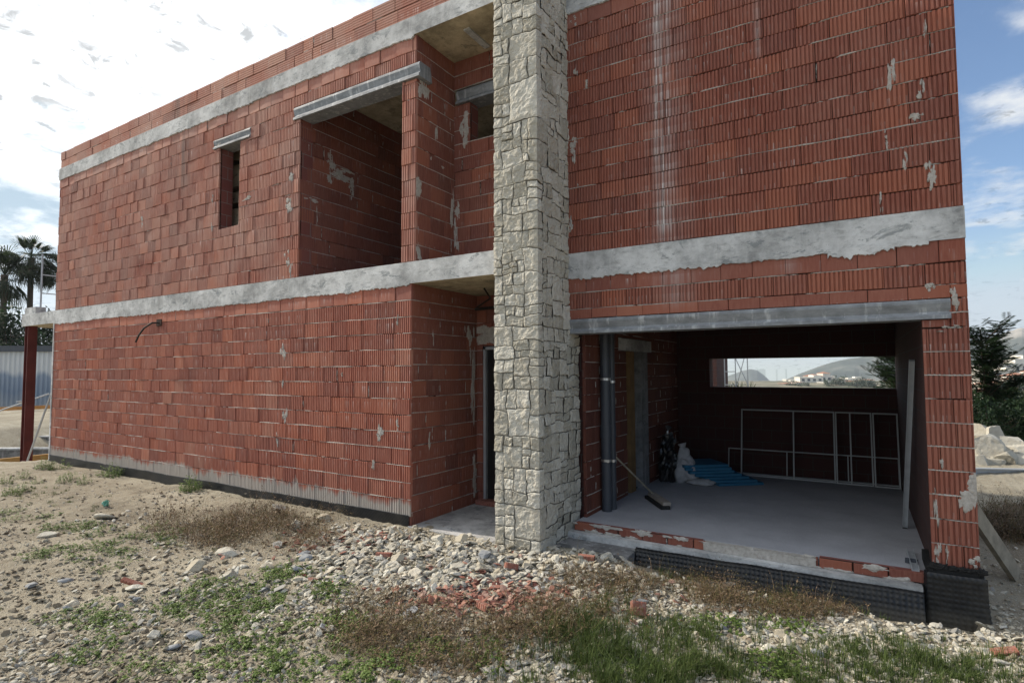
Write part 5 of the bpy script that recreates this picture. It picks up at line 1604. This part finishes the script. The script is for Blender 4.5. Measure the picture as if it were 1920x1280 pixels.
def bush(name, loc, size, n_clump, leaf, mat, label, cat, seed, group=None, clump=0.28, per=38, trunk=0.3, low=0.15):
    r = random.Random(seed)
    t = empty(name, loc, label, cat, group)
    mb = MB(); tips = []
    for _ in range(n_clump):
        for _try in range(20):
            v = Vector((r.uniform(-1, 1), r.uniform(-1, 1), r.uniform(0, 1)))
            k = v.x**2 + v.y**2 + (2*v.z - 0.9)**2
            if 0.25 < k * (1 + 0.5*fb(v.x*2 + seed, v.y*2, v.z*2, 1.0, 2)) < 1.0: break
        tips.append(Vector((v.x*size[0], v.y*size[1], low*size[2] + v.z*size[2]*(1-low))))
    for c in tips: leafy(mb, c, clump*min(size)*r.uniform(0.6, 1.2), per, leaf, r, 0, 0.9)
    mb.build('crown', M[mat], t)
    mb = MB(); mb.tube([(0, 0, -0.3), (0.05, 0, size[2]*0.3), (0.0, 0.05, size[2]*0.7)], [0.09*size[0]*trunk*2, 0.07*size[0]*trunk*2, 0.02*size[0]], 8)
    for c in tips[::max(1, len(tips)//14)]:
        s = Vector((0, 0, size[2]*r.uniform(0.15, 0.45))); mb.tube([s, (s + c)/2 + Vector((0, 0, -0.04*size[2])), c], [0.05*size[0]*trunk, 0.03*size[0]*trunk, 0.01*size[0]*trunk], 6)
    mb.build('trunk', M['bark'], t)
    return t

def pinnate_tree(loc, h, rad, label, seed):
    """a young broadleaf with feathery compound leaves standing up along its shoots"""
    r = random.Random(seed)
    t = empty('feathery_tree', loc, label, 'tree')
    mb, lf = MB(), MB()
    mb.tube([(0, 0, -0.5), (0.05, 0, h*0.5), (0.0, 0.05, h*0.96)], [0.07, 0.05, 0.015], 8)
    shoots = [(Vector((0, 0.02, h*0.55)), Vector((0, 0.05, h)))]
    for k in range(58):
        z = h * r.uniform(0.10, 0.85); a = r.uniform(0, 2*math.pi); s = Vector((0.03, 0, z))
        L = rad * r.uniform(0.55, 1.05) * (1.15 - 0.55*z/h)
        e = s + Vector((math.cos(a)*L, math.sin(a)*L, L*r.uniform(0.5, 1.1))); shoots.append((s, e))
        mb.tube([s, (s+e)/2 + Vector((0, 0, -0.05*L)), e], [0.022, 0.014, 0.005], 5)
    for s, e in shoots:
        for q in range(14):
            f = 0.3 + 0.7*q/13; p = s.lerp(e, f); a = r.uniform(0, 2*math.pi)
            d = Vector((math.cos(a), math.sin(a), r.uniform(0.15, 1.0))).normalized(); L = r.uniform(0.25, 0.42); tn = r.uniform(0, 0.8)
            sd = d.cross(Vector((0, 0, 1))).normalized()
            for i in range(9):
                pp = p + d*L*(i+1)/9 + Vector((0, 0, -0.10*L*(i/9)**2)); l = 0.13*(1 - 0.4*abs(i/9 - 0.4))
                for sg in (-1, 1): leaf_quad(lf, pp, (sd*sg + d*0.45).normalized(), l, 0.024, min(1, tn + r.uniform(0, .2)), 0.2)
    lf.build('crown', M['leaf_dark'], t); mb.build('trunk', M['bark'], t)

def far_trees():
    for px, ytop, d, cr, sd, lab in [(100, 455, 46, 2.3, 3, 'tall palm with a fan crown nearest the brick house edge'), (12, 480, 44, 2.7, 4, 'broad palm with drooping skirt at the left picture edge'), (150, 490, 47, 2.0, 5, 'palm half hidden behind the upper left wall corner'), (-90, 470, 48, 2.4, 6, 'palm beyond the left picture edge')]:
        px -= 38 if px > 50 else 0
        q = deep(px, ytop, d); palm((q[0], q[1], -2.0), q[2] + 2.0 - cr*0.55, cr, lab, sd)
    for i, (px, py, d, sx, sz) in enumerate([(-40, 585, 40, 3.2, 5.8), (25, 575, 38, 2.6, 5.8), (75, 590, 41, 2.8, 5.6), (130, 575, 42, 3.0, 6.2)]):
        q = deep(px, py, d)
        bush('evergreen_bush', (q[0], q[1], -2.0), (sx, sx*0.8, q[2] + 2.0), 95, 0.32, 'leaf_dark', ['dark evergreen bush at the left picture edge', 'dark evergreen bush under the broad palm', 'dark evergreen bush under the overhanging slab end', 'dark evergreen bush behind the wall corner'][i], 'bush', 30 + i, 'dark evergreens behind the metal wall', per=46)
    # right of the pier
    q = deep(1838, 608, 15.5); pinnate_tree((q[0], q[1], -2.0), q[2] + 2.0, 1.0, 'dark feathery leaved tree right of the brick pier', 5)
    q = deep(1668, 640, 17); pinnate_tree((q[0] + 0.25, q[1], -2.0), q[2] + 2.1, 1.0, 'dark feathery leaved tree seen through the garage window', 8)
    q = deep(1850, 752, 14); bush('evergreen_shrub', (q[0], q[1], -2.0), (1.1, 0.9, q[2] + 2.1), 90, 0.10, 'leaf_dark', 'dark dense shrub behind the white boulders', 'shrub', 61, per=60)
    q = deep(1925, 748, 16); bush('pine_shrub', (q[0], q[1], -2.1), (1.0, 1.0, q[2] + 2.3), 110, 0.11, 'leaf_pine', 'light green pine shrub at the right picture edge', 'shrub', 62, per=60)
    q = deep(1385, 712, 30)
    r = random.Random(4); t = empty('yucca_plant', (q[0], q[1], -2.4), 'spiky yucca seen through the garage window', 'plant')
    mb = MB(); mb.tube([(0, 0, -0.3), (0.1, 0, 1.0), (0, 0, q[2] + 1.6)], [0.12, 0.10, 0.08], 8); mb.build('trunk', M['bark'], t)
    mb = MB()
    for cx in (-0.55, 0.0, 0.5):
        c = Vector((cx, 0, q[2] + 1.75 - abs(cx)*0.25))
        for _ in range(60):
            o = Vector((r.gauss(0, 1), r.gauss(0, 1), abs(r.gauss(0.3, .8)))).normalized(); strip(mb, [c, c + o*0.3, c + o*0.75], 0.05, 0.01, 0, r.random(), o.cross(Vector((0, 0.1, 1))).normalized())
    mb.build('crown', M['leaf_pine'], t)
far_trees()

# ------------------------------------------------------------------ right of the pier and beyond
def right_side():
    mesh_i = 0
    labs = ['largest white boulder on top of the pile', 'white boulder at the left of the pile by the pier', 'angular white block low in the pile', 'flat white slab in front of the pile', 'white boulder at the right picture edge of the pile', 'small white boulder between the big ones', 'white block leaning in the middle of the pile', 'rear white boulder of the pile', 'low right white boulder of the pile', 'white boulder behind the left one', 'broken white block at the pile foot', 'white boulder at the far right beyond the picture edge']
    spots = [(1862, 828, 46), (1838, 848, 50), (1852, 872, 36), (1890, 868, 44), (1912, 850, 46), (1872, 855, 34), (1884, 838, 40), (1845, 820, 40), (1905, 868, 42), (1830, 830, 44), (1840, 876, 34), (1945, 855, 60)]
    for i, (px, py, w) in enumerate(spots):
        d = 11.9 - (py - 850) * 0.02; q = deep(px, py, d); s = w / FPX * d / 2 * 1.6
        mb, _ = rock_mesh('b', 300 + i, 4, 0.95, 3, 0.015, boxy=True)
        o = mb.build('boulder', M['boulder'], loc=(q[0], q[1], q[2])); o.scale = (s, s, s); o.rotation_euler = (rng.uniform(-.4, .4), rng.uniform(-.4, .4), rng.uniform(0, 6))
        tag(o, labs[i], 'boulder', 'white boulders piled right of the pier')
    for i, (py, lab) in enumerate([(884, 'upper grey steel beam lying below the boulders'), (897, 'lower grey steel beam lying below the boulders')]):
        a, b = Vector(deep(1790, py - 2, 10.4)), Vector(deep(2080, py + 4, 10.8)); c = (a + b)/2
        d = (b - a).normalized(); s = d.cross(Vector((0, 0, 1)))
        mb = MB(); mb.bar(a - c + Vector((0,0,.05)), b - c + Vector((0,0,.05)), 0.12, 0.02); mb.bar(a - c - Vector((0,0,.05)), b - c - Vector((0,0,.05)), 0.12, 0.02); mb.bar(a - c, b - c, 0.02, 0.08)
        tag(mb.build('steel_beam', M['alu'], loc=c), lab, 'beam')
    # plank leaning from the pier to the ground
    a, b = Vector(at(1826, 960, 0, HX1 + 0.10)), Vector(on_ground(1905, 1078)); c = (a + b)/2
    mb = MB(); mb.bar(a - c, b - c, 0.05, 0.16); tag(mb.build('wood_plank', M['old_timber'], loc=c), 'weathered plank sloping down from the brick pier', 'plank')
    # neighbouring shell and scaffold glimpsed through the garage window
    q = deep(1341, 700, 30)
    t = empty('brick_building', (q[0] - 0.6, q[1], -3.0), 'neighbouring brick shell glimpsed at the left of the garage window', 'building')
    mb = MB(); mb.box((-1.5, 0, 0), (0.68, 3, 4.6)); mb.build('wall', M['inner'], t)
    mb = MB(); mb.box((-1.7, -0.1, 4.6), (0.9, 3.2, 4.8)); mb.build('roof', M['conc'], t)
    t = empty('scaffold', (q[0] + 0.4, q[1] + 0.4, -3.0), 'tube scaffold beside the neighbouring brick shell', 'scaffold')
    mb = MB()
    for x in (0.0, 0.55, 1.15): mb.tube([(x, 0, 0), (x, 0, 5.2)], 0.03, 6)
    mb.build('standard', M['alu'], t)
    mb = MB()
    for z in (1.2, 2.2, 2.9, 3.7, 4.5): mb.tube([(0, 0.02, z), (0.55, 0.02, z)], 0.025, 6)
    mb.build('ledger', M['alu'], t)
    mb = MB(); mb.tube([(0.55, 0.05, 2.0), (1.15, 0.05, 4.2)], 0.025, 6); mb.tube([(1.15, 0.08, 2.2), (0.55, 0.08, 3.6)], 0.025, 6); mb.build('brace', M['alu'], t)
right_side()

def villa(px, py, d, w, h, dep, roof, label, group, k):
    q = deep(px, py, d)
    t = empty('villa', q, label, 'villa', group, rz=math.atan2(CR[1], CR[0]) + (k % 5 - 2) * 0.12)
    mb = MB(); mb.box((-w/2, 0, -6), (w/2, dep, h)); mb.box((w*0.1, 0.5, h), (w*0.42, dep - 0.5, h + h*0.45)); mb.build('wall', M['villa'], t)
    mb = MB(); z = h + 0.01
    if roof:
        o = 0.6; mb.add([(-w/2-o, -o, z), (w*0.09, -o, z), (w*0.09, dep+o, z), (-w/2-o, dep+o, z), (-w*0.2, dep/2, z + h*0.35)], [(0,1,4),(1,2,4),(2,3,4),(3,0,4),(3,2,1,0)])
        z2 = h*1.45 + 0.02
        mb.add([(w*0.08, -0.1, z2), (w*0.45, -0.1, z2), (w*0.45, dep, z2), (w*0.08, dep, z2), (w*0.26, dep/2, z2 + h*0.25)], [(0,1,4),(1,2,4),(2,3,4),(3,0,4),(3,2,1,0)])
        mb.build('roof', M['roof_tile'], t)
    else:
        mb.box((-w/2 - 0.3, -0.3, z), (w*0.09, dep + 0.3, z + 0.35)); mb.build('roof', M['villa'], t)
    for i in range(4):
        x = -w*0.42 + i*w*0.24
        mb = MB(); mb.box((x, -0.12, h*0.3), (x + w*0.12, -0.02, h*0.75)); mb.build('window', M['villa_win'], t)

def background():
    # hillside that carries the villas
    mb = MB(); n, m = 90, 26
    vs = []
    for j in range(m):
        d = 190 + 620 * (j / (m - 1)) ** 1.4
        for i in range(n):
            px = 1000 + 1900 * i / (n - 1)
            q = CF*d + CR*((px - 960)/FPX*d)
            z = -17 + 8 * sstep(d, 190, 420) + 8.5 * sstep(px, 1720, 1900) * sstep(d, 210, 400) - 30 * sstep(d, 440, 810) * (1 - sstep(px, 1650, 1900)) + 1.2 * fb(q[0], q[1], 0, 0.012, 3)
            if j == 0: z = -18
            vs.append((q[0], q[1], z))
    mb.add(vs, [(j*n+i, j*n+i+1, (j+1)*n+i+1, (j+1)*n+i) for j in range(m-1) for i in range(n-1)])
    mt, t, b = new_mat('scrub_hillside'); p = geo_pos(t)
    t.l.new(t.ramp(t.noise(p, 0.06, 6, 0.7), [(0.35, (0.07, 0.085, 0.05)), (0.5, (0.16, 0.145, 0.095)), (0.7, (0.32, 0.28, 0.20))]), b.inputs['Base Color']); b.inputs['Roughness'].default_value = 0.95
    o = mb.build('hillside', mt, smooth=True); tag(o, kind='structure')
    # mountains
    def mountain(name, D, prof, dep, seed, rocky):
        mb = MB(); n = 150; m = 34; vs = []
        xs = [p[0] for p in prof]; ys = [p[1] for p in prof]
        for i in range(n):
            px = xs[0] + (xs[-1] - xs[0]) * i / (n - 1); py = float(np.interp(px, xs, ys))
            v = ray(px, py); v = v / math.hypot(v[0], v[1])
            for j in range(m):
                f = j / (m - 1); dd = D * (1 - dep * (1 - f)) if j < m else D
                top = v[2] * D
                zf = -120 + (top + 120) * (f ** 1.15)
                zf += (top + 60) * 0.13 * fb(px*0.012 + seed, f*1.4, seed, 1.0, 5) * math.sin(math.pi*f) ** 0.7 + (top + 40)*0.02*fb(px*0.05, f, seed, 1.5, 3)*f
                vs.append((v[0]*dd, v[1]*dd, zf))
            vs.append((v[0]*D*1.2, v[1]*D*1.2, -120))
        m += 1
        mb.add(vs, [(i*m+j, (i+1)*m+j, (i+1)*m+j+1, i*m+j+1) for i in range(n-1) for j in range(m-1)])
        mt, t, b = new_mat(name + '_slope'); p = geo_pos(t)
        s = 1.0 / D
        c = t.ramp(t.noise(p, 26*s, 7, 0.68), [(0.34, (0.035, 0.048, 0.045)), (0.5, (0.07, 0.085, 0.075)), (0.64, (0.14, 0.14, 0.125)), (0.8, (0.30, 0.285, 0.26))])
        if rocky:
            x, y, z = t.sep(p)
            hi = t.math('MULTIPLY', t.smooth(z, D*0.030, D*0.048), t.ramp(t.noise(t.scale(p, (30*s, 30*s, 12*s)), 1.0, 6, 0.7), [(0.42, 0.0), (0.6, 1.0)]))
            c = t.mix(t.math('MULTIPLY', hi, 0.8), c, (0.42, 0.38, 0.34))
        t.l.new(c, b.inputs['Base Color']); b.inputs['Roughness'].default_value = 0.95
        o = mb.build('mountain', mt); tag(o, kind='structure')
    mountain('far_mountain', 2300, [(1180, 724), (1300, 720), (1345, 712), (1372, 702), (1392, 695), (1408, 691.5), (1420, 694), (1432, 703), (1446, 716), (1480, 724), (1560, 728)], 0.3, 2.0, False)
    mountain('near_mountain', 1500, [(1400, 735), (1442, 722), (1465, 715), (1500, 700), (1540, 685), (1580, 674), (1620, 669), (1680, 662), (1750, 652), (1810, 642), (1850, 634), (1872, 629), (1890, 622), (1905, 617), (1925, 615), (1960, 612), (2020, 604), (2120, 598), (2300, 610), (2600, 640)], 0.45, 7.0, True)
    g1, g2 = 'white villas on the hill seen through the garage window', 'white villas on the hillside right of the pier'
    k = 0
    for px, py, d, w, h, rf in [(1478,722,420,16,3.5,0),(1500,719,430,18,4,0),(1522,717,400,15,5,0),(1540,716,410,16,6,1),(1553,717,430,15,5,0),(1585,719,420,18,4,0),(1612,722,400,22,3.5,1),(1635,721,420,15,3,0),(1490,724,380,14,2.5,1),(1570,723,380,16,3,0),(1600,716,450,14,4,0)]:
        villa(px, py, d, w*1.1, h*0.72, 8, rf, 'small white villa on the far hill seen through the garage window', g1, k); k += 1
    for px, py, d, w, h, rf, lab in [(1895,742,230,17,4.6,1,'cream villa with a red tiled roof right of the feathery tree'),(1868,752,215,10,3.5,1,'small white villa low beside the feathery tree'),(1900,700,340,22,6,0,'long white villa terrace high on the right hillside'),(1915,690,380,26,6,0,'topmost white villa on the right hillside'),(1882,712,330,16,5,0,'white villa in the middle of the right hillside'),(1930,722,300,16,5,1,'white villa cut by the right picture edge'),(1862,726,310,14,4.5,0,'white villa just right of the pier'),(1905,730,280,12,3.5,0,'flat roofed white villa above the cream one'),(1855,700,380,14,5,0,'white villa behind the feathery tree')]:
        villa(px, py, d, w, h, 9, rf, lab, g2, k); k += 1
    for i, (px, py, d, s) in enumerate([(1487,718,370,7),(1560,717,360,9),(1572,713,370,10),(1608,718,350,10),(1622,717,350,10),(1640,719,345,9),(1590,721,360,7),(1510,722,360,6),(1878,728,200,7),(1905,718,210,8),(1893,735,200,5),(1918,712,220,9),(1865,738,195,6),(1880,760,150,7),(1905,768,140,8),(1925,758,150,8)]):
        q = deep(px, py, d)
        bush('pine_tree', (q[0], q[1], q[2] - s*0.75), (s*0.62, s*0.62, s), 34, s*0.10, 'leaf_far', 'round dark pine among the white villas', 'tree', 200 + i, 'pines among the villas', per=34, low=0.3)
background()

# ------------------------------------------------------------------ air
def haze():
    mb = MB(); mb.box((-3000, -60, -140), (3000, 3000, 175))
    m = bpy.data.materials.new('pale_air'); m.use_nodes = True
    t = NT(m.node_tree); t.n.clear()
    out = t.node('ShaderNodeOutputMaterial'); v = t.node('ShaderNodeVolumePrincipled')
    v.inputs['Color'].default_value = (0.86, 0.94, 1.0, 1); v.inputs['Density'].default_value = 0.00022; v.inputs['Anisotropy'].default_value = 0.2
    t.l.new(v.outputs[0], out.inputs['Volume'])
    o = mb.build('haze', m); tag(o, kind='stuff')
haze()
